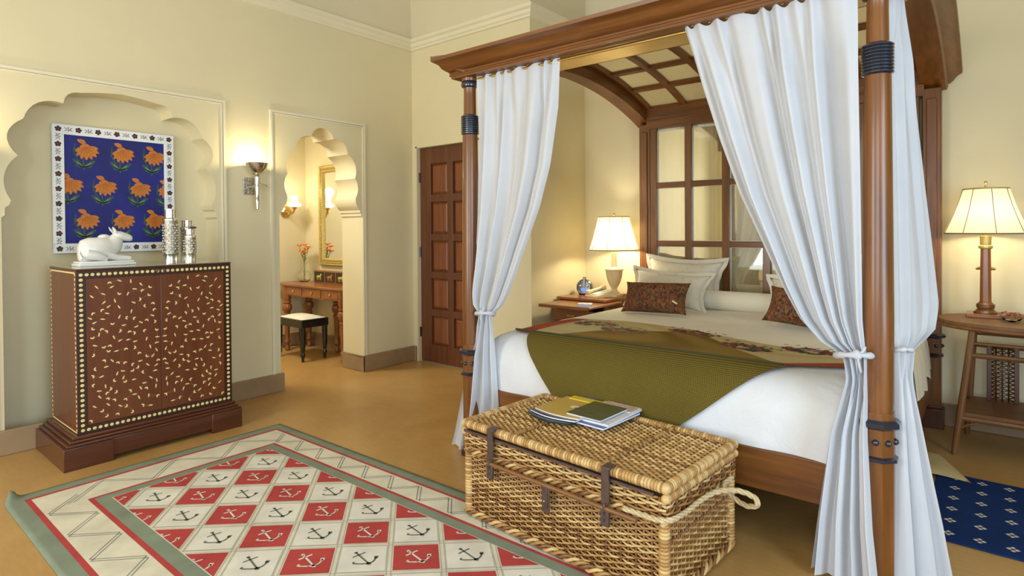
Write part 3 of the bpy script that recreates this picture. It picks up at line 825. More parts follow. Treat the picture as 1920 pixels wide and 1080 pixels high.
curtain('bed_curtain', 'white curtain swept across the bed front, tied to the right bedpost',
    rows([(x, yc-.02-.04*smooth01((.80-z)/.5), z) for x, z in [(-1.075, 2.245), (-.992, 1.98), (-.917, 1.736), (-.831, 1.489), (-.745, 1.296), (-.665, 1.111), (-.60, .986), (-.53, .905), (-.448, .862), (-.425, .77), (-.445, .70), (-.483, .568), (-.525, .242), (-.552, .012)]]),
    rows([(x, yc-.035-.075*smooth01((.80-z)/.5), z) for x, z in [(-.395, 2.245), (-.385, 1.6), (-.380, 1.2), (-.378, .995), (-.370, .905), (-.362, .862), (-.362, .80), (-.362, .70), (-.360, .568), (-.340, .242), (-.318, .012)]]),
    9, 23, (-.405, 2.515, .865), (.4, 0))
curtain('bed_curtain', 'white side curtain billowing to the right of the near bedpost',
    rows([(-.300, 2.62, 2.262), (-.290, 2.60, 1.6), (-.290, 2.60, 1.0), (-.285, 2.60, .93), (-.278, 2.60, .89), (-.275, 2.59, .80), (-.272, 2.585, .676), (-.268, 2.57, .433), (-.262, 2.56, .23), (-.255, 2.55, .012)]),
    rows([(-.285, 2.90, 2.262), (-.255, 2.93, 1.8), (-.229, 2.95, 1.512), (-.202, 3.0, 1.225), (-.183, 3.0, 1.03), (-.186, 2.92, .93), (-.240, 2.68, .885), (-.243, 2.66, .80), (-.225, 2.66, .676), (-.181, 2.70, .433), (-.142, 2.73, .23), (-.108, 2.76, .012)]),
    5, 37, (-.262, 2.615, .885), (-1, 0), depth=.030, bow=False)
# ------------------------------------------------------------------ inlaid cabinet
CX, CY0, CY1, CT = -4.075, 1.018, 1.902, 1.133
cab = thing('inlaid_cabinet', 'brown two-door cabinet with bone inlay vines on a dark plinth', 'cabinet', (-4.35, 1.46, 0))
CB = -4.615
pl = MB()
pl.box(CB, -4.012, CY0-.085, CY0+.16, 0, .128).box(CB, -4.012, CY1-.16, CY1+.04, 0, .128).box(CB, -4.02, CY0+.15, CY1-.15, .028, .128)
pl.build('plinth', M['dark_y'], cab, bevel=.004)
st = MB()
for o, z0, z1 in ((.058, .128, .143), (.04, .143, .158), (.022, .158, .176)):
    st.box(CB, CX+o, CY0-o-.01, CY1+o*.65, z0, z1)
st.build('plinth_moulding', M['dark_y'], cab, bevel=.004)
mb = MB(); mb.box(CB, CX-.004, CY0, CY1, .176, CT-.008); mb.build('carcass', M['cab'], cab, bevel=.003)
box('cabinet_top', (CB, CX+.004, CY0-.004, CY1+.004, CT-.008, CT), M['dark_y'], cab, bevel=.003)
mb = MB(); mb.box(CB+.01, CX+.002, CY0, CY1, CT, CT+.005); mb.build('glass_top', plain('glass_sheet', (.30, .33, .24), .08, 0, .03, coat=.5), cab, bevel=.002, label='glass sheet on the cabinet top')
fw = .046
strip_m = plain('dark_border', (.035, .012, .006), .35, coat=.3)
bd = MB(); x0, x1 = CX-.004, CX+.001
bd.box(x0, x1, CY0, CY0+fw, .176, CT-.010).box(x0, x1, CY1-fw, CY1, .176, CT-.010).box(x0, x1, CY0+fw, CY1-fw, CT-.010-fw, CT-.010).box(x0, x1, CY0+fw, CY1-fw, .176, .176+fw)
bd.build('front_border', strip_m, cab, smooth=0)
ymid = (CY0+CY1)/2
for a, b in ((CY0+fw+.001, ymid-.0015), (ymid+.0015, CY1-fw-.001)):
    box('door', (CX-.006, CX, a, b, .176+fw+.001, CT-.011-fw), M['cab'], cab, bevel=.002)
for yy in (ymid-.022, ymid+.022):
    k = MB(); k.ball((CX+.006, yy, CT-.030), .009, 10, 6); k.build('catch', M['dark_metal'], cab, smooth=180)
# beads of the border: lozenges a hair proud of the strip
def lozenge(mb, P, a, b):
    c = P(0, 0, .0012); q = [P(a*math.cos(t), b*math.sin(t), .0004) for t in [2*PI*k/8 for k in range(8)]]
    mb.add([c]+q, [(0, k+1, (k+1) % 8+1) for k in range(8)])
bm_ = MB()
def front(y, z): return lambda a, b, h: (CX+.001+h, y+a, z+b)
nn = 30
for k in range(nn):
    y = lerp(CY0+fw/2, CY1-fw/2, k/(nn-1))
    for z in (.176+fw/2, CT-.010-fw/2): lozenge(bm_, front(y, z), .0105, .0095)
for k in range(1, 31):
    z = lerp(.176+fw/2, CT-.010-fw/2, k/31)
    for y in (CY0+fw/2, CY1-fw/2): lozenge(bm_, front(y, z), .0105, .0095)
def side(x, z): return lambda a, b, h: (x+a, CY0-h-.0002, z+b)
for k in range(33):
    z = lerp(.20, CT-.03, k/32)
    for x in (CB+.022, CX-.022): lozenge(bm_, side(x, z), .0095, .0095)
for k in range(30):
    x = lerp(CB+.03, CX-.03, k/29)
    for z in (.186, CT-.022): lozenge(bm_, side(x, z), .012, .005)
bm_.build('bone_beads', M['bone'], cab, smooth=0, fix=False, kind='stuff', label='bone lozenges set along the cabinet edges')
# vines with leaves, mirrored on the two doors
rv = random.Random(21)
lv = MB(); vn = MB()
hw = ymid-(CY0+fw); hz0, hz1 = .176+fw, CT-.010-fw
pts = []
tries = 0
while len(pts) < 125 and tries < 6000:
    tries += 1
    p = (rv.uniform(.018, hw-.018), rv.uniform(hz0+.02, hz1-.02))
    if all(math.hypot(p[0]-q[0], p[1]-q[1]) > .0325 for q in pts): pts.append(p)
def leaf(mb, P, cx, cy, a, L, Wd):
    q = []
    for k in range(8):
        t = 2*PI*k/8; x = L*math.cos(t); y = Wd*math.sin(t)*(1-.35*math.cos(t))
        q.append(P(cx+x*math.cos(a)-y*math.sin(a), cy+x*math.sin(a)+y*math.cos(a), .0005))
    mb.add([P(cx, cy, .0011)]+q, [(0, k+1, (k+1) % 8+1) for k in range(8)])
for i, (d, z) in enumerate(pts):
    a = rv.uniform(0, 2*PI); typ = rv.random()
    for s in (-1, 1):
        P = lambda u, v, h, s=s: (CX+h, ymid+s*u, v)
        if typ < .55:      # a pair of leaves forming a heart
            for da in (-.75, .75): leaf(lv, P, d+.0075*math.cos(a+da), z+.0075*math.sin(a+da), a+da, .0085, .0042)
        else:
            leaf(lv, P, d, z, a, .0135, .0040)
        if i % 2 == 0:
            # thin vine curling to the nearest neighbour
            j = min((k for k in range(len(pts)) if k != i), key=lambda k: math.hypot(pts[k][0]-d, pts[k][1]-z))
            e = pts[j]; mx, mz = (d+e[0])/2+.012*math.sin(i), (z+e[1])/2+.012*math.cos(i)
            prev = None
            for k in range(7):
                t = k/6; x = (1-t)**2*d+2*t*(1-t)*mx+t*t*e[0]; zz = (1-t)**2*z+2*t*(1-t)*mz+t*t*e[1]
                if prev:
                    dx, dz = x-prev[0], zz-prev[1]; L = math.hypot(dx, dz)+1e-9; nx, nz = -dz/L*.0009, dx/L*.0009
                    vn.add([P(prev[0]+nx, prev[1]+nz, .0003), P(x+nx, zz+nz, .0003), P(x-nx, zz-nz, .0003), P(prev[0]-nx, prev[1]-nz, .0003)], [(0, 1, 2, 3)])
                prev = (x, zz)
lv.build('bone_leaves', M['bone'], cab, smooth=0, fix=False, kind='stuff', label='bone leaf inlay scattered over both doors')
vn.build('vine_lines', M['bone_line'], cab, smooth=0, fix=False, kind='stuff')

# ------------------------------------------------------------------ painting in the niche
PX = XL-.185
pa = thing('framed_painting', 'blue floral painting in a white frame with rosette border, above the cabinet', 'painting', (PX, 1.451, 1.64))
py0, py1, pz0, pz1 = 1.080, 1.822, 1.207, 2.068
iy0, iy1, iz0, iz1 = 1.145, 1.757, 1.270, 2.003
fr = MB()
for b in ((py0, py1, pz0, iz0), (py0, py1, iz1, pz1), (py0, iy0, iz0, iz1), (iy1, py1, iz0, iz1)):
    fr.box(PX, PX+.024, b[0], b[1], b[2], b[3])
fr.build('picture_frame', M['white_paint'], pa, smooth=0, bevel=.002)
MB().box(PX+.002, PX+.014, iy0, iy1, iz0, iz1).build('canvas', M['blue'], pa, smooth=0)
ro = MB()
def rosette(y, z, r, a0):
    for k in range(5):
        a = a0+2*PI*k/5; c = (y+r*.62*math.cos(a), z+r*.62*math.sin(a))
        ro.poly([(PX+.0252, c[0]+r*.42*math.cos(t)*1.0, c[1]+r*.42*math.sin(t)) for t in [2*PI*q/7 for q in range(7)]], 0)
    ro.poly([(PX+.0256, y+r*.33*math.cos(t), z+r*.33*math.sin(t)) for t in [2*PI*q/7 for q in range(7)]], 1)
def scroll(y, z, ax):
    for (u, v, a, L) in ((-.014, .006, .6, .011), (-.014, -.007, -.6, .011), (0, .003, 1.2, .009), (.004, -.006, .2, .008), (.015, .006, 2.4, .011), (.015, -.006, -2.4, .011), (0, .012, 0, .005), (0, -.012, 0, .005)):
        yy, zz = (y+u, z+v) if ax == 'y' else (y+v, z+u)
        a = -a
        if ax == 'z': a = PI/2-a
        ro.poly([(PX+.0252, yy+L*math.cos(t)*math.cos(a)-.0030*math.sin(t)*math.sin(a), zz+L*math.cos(t)*math.sin(a)+.0030*math.sin(t)*math.cos(a)) for t in [2*PI*q/6 for q in range(6)]], 2)
m = .033
for k in range(7):
    y = lerp(py0+m, py1-m, k/6)
    for z in (pz0+m-.002, pz1-m+.002):
        rosette(y, z, .019, .3+k)
        if k < 6: scroll(y+(py1-py0-2*m)/12, z, 'y')
for k in range(9):
    z = lerp(pz0+m, pz1-m, k/8)
    for y in (py0+m-.002, py1-m+.002):
        if 0 < k < 8: rosette(y, z, .019, k*1.3)
        if k < 8: scroll(y, z+(pz1-pz0-2*m)/16, 'z')
ro.build('border_flowers', [M['ink'], M['ink_red'], M['ink_grey']], pa, smooth=0, fix=False, kind='stuff', label='dark rosettes and grey scrolls printed around the frame')
# one flower, built by clipping its outlines to the canvas
def clip(poly, lo, hi, ax):
    for side_, lim in ((1, lo), (-1, hi)):
        o = []
        for i in range(len(poly)):
            p, q = poly[i], poly[(i+1) % len(poly)]
            ip, iq = side_*(p[ax]-lim) >= 0, side_*(q[ax]-lim) >= 0
            if ip: o.append(p)
            if ip != iq:
                t = (lim-p[ax])/(q[ax]-p[ax]); o.append(tuple(lerp(p[k], q[k], t) for k in (0, 1)))
        poly = o
        if len(poly) < 3: return []
    return poly
def clip_rect(poly, x0, x1, y0, y1):
    p = clip(poly, x0, x1, 0); return clip(p, y0, y1, 1) if p else []
def painted_flower(cy, cz, s=1.0):
    mb = MB()
    def shape(pts, h, m_):
        q = clip_rect([(cy+s*a, cz+s*b) for a, b in pts], iy0+.001, iy1-.001, iz0+.001, iz1-.001)
        if q: mb.poly([(PX+.0142+h, a, b) for a, b in q], m_)
    def petal(ax, az, ang, L, Wd, h, m_, tip=.6):
        P = []
        for t, wv in ((0, .25), (.3, .8), (.6, 1.0), (.82, .72), (1, 0), (.82, -.72), (.6, -1), (.3, -.8), (0, -.25)):
            x = L*t; y = Wd*wv; P.append((ax+x*math.cos(ang)-y*math.sin(ang), az+x*math.sin(ang)+y*math.cos(ang)))
        shape(P, h, m_)
    # stem, leaves
    shape([(-.008, -.045), (.002, -.045), (.006, -.125), (-.004, -.125)], .0001, 2)
    shape([(-.052, .055), (-.046, .055), (-.050, -.01), (-.012, -.09), (-.018, -.09), (-.058, -.01)], .0001, 2)
    for a, L, wd in ((.62, .085, .013), (2.45, .085, .013), (.15, .050, .008), (2.95, .050, .008)): petal(0, -.105, a, L, wd, .0002, 2)
    for a, L, wd in ((.62, .05, .003), (2.45, .05, .003)): petal(.01*math.cos(a), -.105+.01*math.sin(a), a, L, wd, .0003, 3)
    petal(-.055, .025, -1.2, .03, .009, .0002, 2)
    # bud
    petal(-.035, .078, -.35, .052, .016, .0004, 0)
    # drooping fan of petals from the upper middle
    for k, a in enumerate((-2.62, -2.25, -1.88, -1.52, -1.16, -.80, -.45, -.10)):
        L = (.066, .080, .086, .088, .088, .088, .084, .072)[k]
        petal(.012, .034, a, L*1.06, .0140, .0005+.00005*k, 0)
        petal(.012, .034, a+.12, L*.72, .0022, .0012, 1)
    petal(-.02, .035, .05, .06, .020, .0011, 0)
    return mb.build('painted_flower', [M['orange'], M['orange_d'], M['leafp'], M['ink_grey']], pa, smooth=0, fix=False)
cw, ch = iy1-iy0, iz1-iz0
for fy, fz in ((.18, .855), (.535, .850), (.865, .845), (.03, .53), (.355, .525), (.71, .52), (1.01, .515), (.18, .205), (.535, .205), (.865, .21)):
    painted_flower(iy0+fy*cw, iz0+fz*ch, 1.0)

# ------------------------------------------------------------------ things on the cabinet
TZ = CT+.005
# reclining white bull, facing +y
cow = thing('bull_figurine', 'white marble reclining bull figurine on the left of the cabinet top', 'figurine', (-4.33, 1.24, TZ))
def loft(mb, rings, seg=14):
    """rings: (centre, ry along x, rz, tilt) ; sections across y"""
    v = []; f = []
    for (c, rx, rz, tl) in rings:
        for k in range(seg):
            t = 2*PI*k/seg; dx = rx*math.cos(t); dz = rz*math.sin(t)
            v.append((c[0]+dx, c[1]-dz*math.sin(tl), c[2]+dz*math.cos(tl)))
    for i in range(len(rings)-1):
        for k in range(seg):
            k2 = (k+1) % seg; f.append((i*seg+k, i*seg+k2, (i+1)*seg+k2, (i+1)*seg+k))
    f.append(tuple(range(seg))[::-1]); f.append(tuple((len(rings)-1)*seg+k for k in range(seg)))
    mb.add(v, f)
cx = -4.33; y0 = 1.10; z0 = TZ+.028
mb = MB()
loft(mb, [((cx, y0-.004, z0+.055), .03, .045, 0), ((cx, y0+.008, z0+.066), .054, .066, 0), ((cx, y0+.05, z0+.073), .068, .076, 0), ((cx, y0+.10, z0+.074), .068, .076, 0), ((cx, y0+.14, z0+.078), .062, .076, .1),
          ((cx, y0+.168, z0+.086), .050, .066, .45), ((cx, y0+.190, z0+.112), .038, .054, .7), ((cx, y0+.203, z0+.136), .031, .042, .8), ((cx, y0+.212, z0+.153), .026, .032, .8), ((cx, y0+.213, z0+.168), .014, .016, .8)])
b = mb.build('body', M['marble'], cow, smooth=60)
hd_ = MB(); loft(hd_, [((cx, y0+.180, z0+.162), .016, .018, -.05), ((cx, y0+.198, z0+.160), .029, .029, -.1), ((cx, y0+.222, z0+.156), .030, .030, -.15), ((cx, y0+.248, z0+.149), .024, .026, -.15), ((cx, y0+.272, z0+.143), .021, .022, -.1), ((cx, y0+.284, z0+.140), .017, .017, 0), ((cx, y0+.288, z0+.140), .008, .008, 0)])
hd_.build('head', M['marble'], cow, smooth=60)
for s in (-1, 1):
    e = MB(); e.tube([(cx+s*.022, y0+.19, z0+.176), (cx+s*.034, y0+.178, z0+.196), (cx+s*.036, y0+.168, z0+.214)], [.009, .010, .002], 8, flat=.6); e.build('ear', M['marble'], cow, smooth=60)
    l = MB(); l.tube([(cx+s*.045, y0+.135, z0+.035), (cx+s*.047, y0+.19, z0+.020), (cx+s*.045, y0+.262, z0+.014)], [.026, .019, .013], 10); l.build('foreleg', M['marble'], cow, smooth=60)
    l = MB(); l.tube([(cx+s*.055, y0+.03, z0+.045), (cx+s*.066, y0+.075, z0+.035), (cx+s*.060, y0+.13, z0+.012)], [.032, .030, .014], 10); l.build('hind_leg', M['marble'], cow, smooth=60)
h = MB(); h.ball((cx, y0+.132, z0+.146), .028, 12, 8, sc=(.8, 1.3, .8)); h.build('hump', M['marble'], cow, smooth=180)
t = MB(); t.tube([(cx+.02, y0-.002, z0+.08), (cx+.04, y0-.008, z0+.05), (cx+.058, y0+.0, z0+.015)], [.006, .006, .008], 6); t.build('tail', M['marble'], cow, smooth=60)
p = MB(); p.box(cx-.080, cx+.080, y0-.020, y0+.285, TZ, TZ+.018).box(cx-.075, cx+.075, y0-.012, y0+.275, TZ+.018, TZ+.030); p.build('plinth', M['marble'], cow, bevel=.004)
def canister(x, y, r, hbody, hneck, label, seed):
    t = thing('silver_canister', label, 'canister', (x, y, TZ), 'silver canisters on the cabinet')
    m1 = MB(); m1.lathe([(r, 0), (r, .004), (r*.97, .008), (r*.97, .055), (r, .058), (r, .064)], 24, (x, y, TZ)); m1.build('base_band', M['silver'], t)
    m2 = MB(); rr = random.Random(seed); m2.lathe([(r*.95, .064), (r*.95, hbody)], 24, (x, y, TZ)); bd_ = m2.build('body', M['silver_worn'], t)
    orn = MB()
    nr = int((hbody-.07)/.018)
    for j in range(nr):
        for k in range(10):
            a = 2*PI*(k+.5*(j % 2))/10; z = TZ+.074+j*.018
            orn.ball((x+r*.95*math.cos(a), y+r*.95*math.sin(a), z), .0065, 6, 4, sc=(.8, .8, 1.1))
    orn.build('embossed_scrolls', M['silver'], bd_, smooth=180, kind='stuff')
    m3 = MB(); m3.lathe([(r, hbody), (r, hbody+.010), (r*.92, hbody+.014), (r*.78, hbody+.018), (r*.78, hbody+hneck-.008), (r*.86, hbody+hneck-.006), (r*.86, hbody+hneck), (0, hbody+hneck+.002)], 24, (x, y, TZ)); m3.build('lid', M['silver'], t)
    return t
canister(-4.34, 1.622, .048, .285, .075, 'tall embossed silver canister at the right end of the cabinet top', 1)
canister(-4.40, 1.752, .042, .225, .062, 'shorter silver canister at the back, half hidden by the tall one', 2)
c3 = canister(-4.28, 1.722, .040, .170, .055, 'smallest silver canister, rightmost on the cabinet top', 3)
k = MB(); k.lathe([(0, 0), (.018, .002), (.022, .010), (.012, .016), (0, .018)], 14, (-4.28, 1.745, TZ+.228)); k.build('lid_knob', M['dark_metal'], c3, label='dark knob on the lid')

# ------------------------------------------------------------------ torch sconces on the left wall
def torch(y, label):
    t = thing('torch_sconce', label, 'wall lamp', (XL, y, 1.72), 'torch sconces on the left wall')
    xs_ = XL+.115
    m = MB(); m.box(XL, XL+.012, y-.060, y+.030, 1.640, 1.775); m.build('back_plate', M['silver_worn'], t, bevel=.004)
    m = MB()
    for j in range(5):
        for i in range(3): m.ball((XL+.013, y-.045+i*.030, 1.658+j*.025), .009, 6, 4, sc=(.4, 1, 1))
    m.build('embossing', M['silver_worn'], t, smooth=180, kind='stuff')
    m = MB(); m.tube([(XL+.01, y-.015, 1.70), (XL+.07, y-.012, 1.70), (xs_, y, 1.72)], .010, 8)
    m.tube([(xs_, y, 1.735), (xs_+.02, y+.04, 1.722), (xs_+.025, y+.075, 1.705)], [.006, .006, .008], 8); m.ball((xs_+.025, y+.078, 1.704), .009, 8, 5)
    m.build('bracket', M['silver'], t)
    m = MB(); m.lathe([(.006, 1.515), (.011, 1.52), (.012, 1.53), (.013, 1.56), (.016, 1.60), (.014, 1.605), (.018, 1.66), (.021, 1.70), (.017, 1.705), (.022, 1.74), (.025, 1.775), (.018, 1.785), (.03, 1.80)], 14, (xs_, y, 0)); m.build('torch_stem', M['silver'], t)
    m = MB(); m.lathe([(.0, 1.790), (.030, 1.795), (.055, 1.815), (.074, 1.845), (.084, 1.875), (.088, 1.885), (.085, 1.886), (.080, 1.876), (.070, 1.848), (.05, 1.822), (0, 1.81)], 28, (xs_, y, 0)); m.build('torch_bowl', M['silver'], t)
    m = MB(); m.ball((xs_, y, 1.862), .026, 12, 8); m.build('bulb', glow('torch_bulb', (1, .82, .52), 5), t, smooth=180)
    lamp('torch_light', 'POINT', (xs_, y, 1.900), 6.5, (1, .83, .50), .02)
torch(2.330, 'silver torch wall sconce between the niche and the arched doorway')
torch(.535, 'unseen silver torch sconce added on the far side of the niche for light')  # out-of-view twin of the torch, added to light the niche
# ------------------------------------------------------------------ vanity room furniture
vt = thing('vanity_table', 'honey brown vanity table with turned legs beyond the arch', 'table', (-5.6, 3.64, 0))
vx0, vx1, vy0, vy1 = -6.30, -5.00, 3.455, 3.835
box('tabletop', (vx0, vx1, vy0-.012, vy1, .735, .760), M['vanity_x'], vt, bevel=.006)
mb = MB(); mb.box(vx0+.10, vx1-.06, vy0+.02, vy0+.04, .625, .735).box(vx0+.10, vx1-.06, vy1-.05, vy1-.03, .625, .735).box(vx1-.08, vx1-.06, vy0+.03, vy1-.03, .625, .735).box(vx0+.10, vx0+.12, vy0+.03, vy1-.03, .625, .735)
mb.build('apron', M['vanity_x'], vt, smooth=0, bevel=.003)
for a, b in ((vx0+.20, vx0+.50), (vx0+.56, vx0+.86), (vx0+.92, vx1-.13)):
    dr = MB(); dr.box(a, b, vy0+.012, vy0+.021, .638, .722); dr = dr.build('drawer', M['vanity_x'], vt, bevel=.003)
    k = MB(); k.ball(((a+b)/2, vy0+.004, .682), .013, 10, 6); k.build('knob', M['brass'], dr, smooth=180)
LEG = [(.014, 0), (.026, .008), (.030, .03), (.020, .055), (.016, .07), (.030, .085), (.034, .10), (.022, .125), (.024, .16), (.030, .30), (.035, .395), (.040, .40), (.040, .415), (.028, .425), (.046, .45), (.056, .48), (.050, .515), (.034, .53), (.046, .54), (.046, .555), (.034, .562), (.046, .585), (.046, .74)]
for x, y in ((vx0+.15, vy0+.045), (vx1-.085, vy0+.045), (vx1-.085, vy1-.06), (vx0+.15, vy1-.06), (vx0+.70, vy1-.06)):
    MB().lathe(LEG, 18, (x, y, 0)).build('leg', M['vanity_z'], vt)
stl = thing('stool', 'black stool with turned feet and a white seat at the vanity table', 'stool', (-5.68, 3.42, 0))
sx0, sx1, sy0, sy1 = -5.94, -5.43, 3.245, 3.56
SL = [(.010, 0), (.016, .006), (.013, .03), (.021, .05), (.023, .075), (.015, .10), (.022, .115), (.026, .16), (.030, .36)]
for x in (sx0+.03, sx1-.03):
    for y in (sy0+.03, sy1-.03): MB().lathe(SL, 14, (x, y, 0)).build('leg', M['black'], stl)
mb = MB(); mb.box(sx0, sx1, sy0, sy0+.05, .35, .43).box(sx0, sx1, sy1-.05, sy1, .35, .43).box(sx0, sx0+.05, sy0+.05, sy1-.05, .35, .43).box(sx1-.05, sx1, sy0+.05, sy1-.05, .35, .43)
mb.build('seat_frame', M['black'], stl, smooth=0, bevel=.006)
mb = MB(); mb.grid(lambda u, v: (lerp(sx0+.02, sx1-.02, u), lerp(sy0+.02, sy1-.02, v), .432+.028*(1-abs(2*u-1)**3)*(1-abs(2*v-1)**3)), 16, 12)
mb.box(sx0+.022, sx1-.022, sy0+.022, sy1-.022, .40, .434); mb.build('seat_pad', plain('white_seat_cloth', (.78, .72, .58), .8), stl, smooth=60)
# mirror
mi = thing('wall_mirror', 'tall mirror in a gilt frame over the vanity table', 'mirror', (-5.6, VY, 1.5))
mx0, mx1, mz0, mz1 = -6.015, -5.10, .945, 2.085
fw_ = .085
mb = MB()
def frame_ring(mb, x0, x1, z0, z1, prof, ydir=-1):
    """mitred picture frame facing -y; prof: (inset, proud)"""
    n = len(prof); v = []
    for (sx, sz) in ((0, 0), (1, 0), (1, 1), (0, 1)):
        for o, p in prof:
            v.append((lerp(x0+o, x1-o, sx), VY-p, lerp(z0+o, z1-o, sz)))
    f = [(a*n+i, a*n+i+1, ((a+1) % 4)*n+i+1, ((a+1) % 4)*n+i) for a in range(4) for i in range(n-1)]
    mb.add(v, f)
frame_ring(mb, mx0, mx1, mz0, mz1, [(0, 0), (0, .03), (.012, .042), (.022, .034), (.055, .030), (.060, .040), (.072, .040), (.085, .018), (.085, 0)])
fm = mb.build('mirror_frame', M['gilt'], mi, smooth=20)
mb = MB()
for k in range(46):
    z = lerp(mz0+.03, mz1-.03, k/45); mb.ball((mx0+.038, VY-.034, z), .009, 6, 4); mb.ball((mx1-.038, VY-.034, z), .009, 6, 4)
for k in range(36):
    x = lerp(mx0+.04, mx1-.04, k/35); mb.ball((x, VY-.034, mz0+.038), .009, 6, 4); mb.ball((x, VY-.034, mz1-.038), .009, 6, 4)
mb.build('frame_beads', M['gilt'], fm, smooth=180, kind='stuff')
mb = MB(); mb.box(mx0+.08, mx1-.08, VY-.014, VY-.004, mz0+.08, mz1-.08); mb.build('mirror_glass', M['mirror'], mi, smooth=0)
# glass-shaded sconce on the vanity room's left wall
vsn = thing('glass_sconce', 'brass wall lamp with a white glass shade beyond the arch', 'wall lamp', (VX, 3.60, 1.58))
m = MB(); m.lathe([(.075, 0), (.075, .012), (.055, .022), (.04, .034), (0, .036)], 6, mat=Matrix.Translation((VX, 3.60, 1.565)) @ Matrix.Rotation(PI/2, 4, 'Y') @ Matrix.Rotation(PI/6, 4, 'Z')); m.build('back_plate', M['brass'], vsn, smooth=0)
m = MB(); m.tube([(VX+.03, 3.60, 1.565), (VX+.08, 3.61, 1.535), (VX+.13, 3.625, 1.555), (VX+.145, 3.63, 1.60)], [.012, .010, .010, .016], 10); m.lathe([(.012, 0), (.026, .012), (.030, .03), (.036, .034), (.036, .040), (.02, .042)], 16, (VX+.145, 3.63, 1.59)); m.build('arm', M['brass'], vsn)
m = MB(); m.lathe([(.030, 0), (.062, .004), (.080, .022), (.070, .040), (.042, .058), (.034, .085), (.036, .105), (.048, .126), (.046, .126), (.034, .105), (.031, .085), (.038, .060), (.066, .040), (.075, .022), (.058, .008), (.0, .004)], 28, (VX+.145, 3.63, 1.617))
m.build('glass_shade', glow('lit_opal_glass', (1, .93, .76), 1.15), vsn, smooth=60)
lamp('sconce_light', 'POINT', (VX+.175, 3.63, 1.80), 1.6, (1, .86, .60), .06)
# vase of flowers
vz = thing('glass_vase', 'round clear glass vase with a narrow neck on the vanity table', 'vase', (-6.12, 3.70, .76))
m = MB(); m.lathe([(.0, 0), (.043, .001), (.070, .022), (.082, .058), (.072, .095), (.044, .122), (.022, .142), (.016, .17), (.015, .225), (.021, .245), (.019, .245), (.013, .224), (.014, .17), (.020, .143), (.042, .120), (.069, .093), (.078, .058), (.067, .024), (.042, .006), (0, .005)], 28, (-6.12, 3.70, .76)); m.build('flask', M['glass'], vz, smooth=60)
bq = thing('flower_stems', 'orange lilies standing in the round glass vase', 'flowers', (-6.12, 3.70, .79))
rf = random.Random(4); stem_m = plain('stem_green', (.10, .20, .04), .6); pet_m = plain('orange_petal', (.85, .25, .05), .55, var=.2, nscale=40)
for k, (dx, dy, dz) in enumerate(((-.055, -.01, .40), (.01, .02, .36), (.06, .0, .385), (-.01, -.02, .335), (.035, -.03, .325), (.015, .0, .41))):
    p0 = Vector((-6.12+dx*.1, 3.70, .775)); p1 = Vector((-6.12+dx*.1, 3.70, .99)); p2 = Vector((-6.12+dx*1.5, 3.70+dy, .76+dz))
    m = MB(); m.tube([p0, p1, (p1+p2)/2+Vector((dx*.2, 0, .01)), p2], .0025, 6); s_ = m.build('stem', stem_m, bq)
    m = MB()
    for q in range(6):
        a = 2*PI*q/6+k; d = Vector((math.cos(a), math.sin(a), .35)); side_ = Vector((-math.sin(a), math.cos(a), 0))
        L = .072
        a0, a1, a2 = p2, p2+d*L*.6+Vector((0, 0, .008)), p2+d*L+Vector((0, 0, -.006))
        m.add([a0, a1+side_*.017, a2, a1-side_*.017, a1+Vector((0, 0, .004))], [(0, 1, 4), (1, 2, 4), (2, 3, 4), (3, 0, 4)])
    m.build('lily', pet_m, s_, smooth=180, fix=False)
for k in range(7):
    a = k*1.1; p = Vector((-6.12, 3.70, 1.0+.012*k)); d = Vector((math.cos(a)*.05, math.sin(a)*.04, .035)); sd = Vector((-math.sin(a), math.cos(a), 0))*.010
    MB().add([p, p+d*.5+sd, p+d, p+d*.5-sd], [(0, 1, 2), (0, 2, 3)]).build('leaf', stem_m, bq, smooth=0, fix=False)
# painted panel box on the table
pb = thing('painted_box', 'wooden box with dark panels painted with small horses, below the mirror', 'box', (-5.72, 3.77, .76))
box('box_body', (-5.975, -5.35, 3.735, 3.80, .76, .895), M['vanity_x'], pb, bevel=.003)
hc = plain('yellow_paint', (.62, .42, .06), .6); hr = plain('rust_paint', (.50, .16, .03), .6); dk = plain('black_ground', (.018, .022, .014), .4, var=.3, nscale=60)
for k in range(3):
    x0 = -5.962+k*.207
    fp = MB().box(x0, x0+.185, 3.731, 3.736, .772, .883).build('painted_panel', dk, pb, smooth=0)
    def S(pts, m_, h=.0004): return [(x0+.0925+a*1.5, 3.731-h, .832+b*1.35) for a, b in pts]
    hb = MB()
    hb.poly(S([(-.026, -.008), (-.028, .006), (-.012, .008), (.012, .007), (.018, .020), (.028, .024), (.036, .016), (.030, .012), (.024, .0), (.016, -.010), (-.012, -.010)], 0))
    for lx_, b in ((-.024, -.006), (-.016, .004), (.012, -.004), (.018, .008)):
        hb.poly(S([(lx_, -.006), (lx_+.006, -.008), (lx_+.004+b, -.034), (lx_+b, -.034)], 0))
    hb.poly(S([(-.028, .004), (-.036, .0), (-.040, -.016), (-.034, -.010), (-.028, -.002)], 0))
    hb.build('painted_horse', hc if k % 2 == 0 else hr, fp, smooth=0, fix=False)
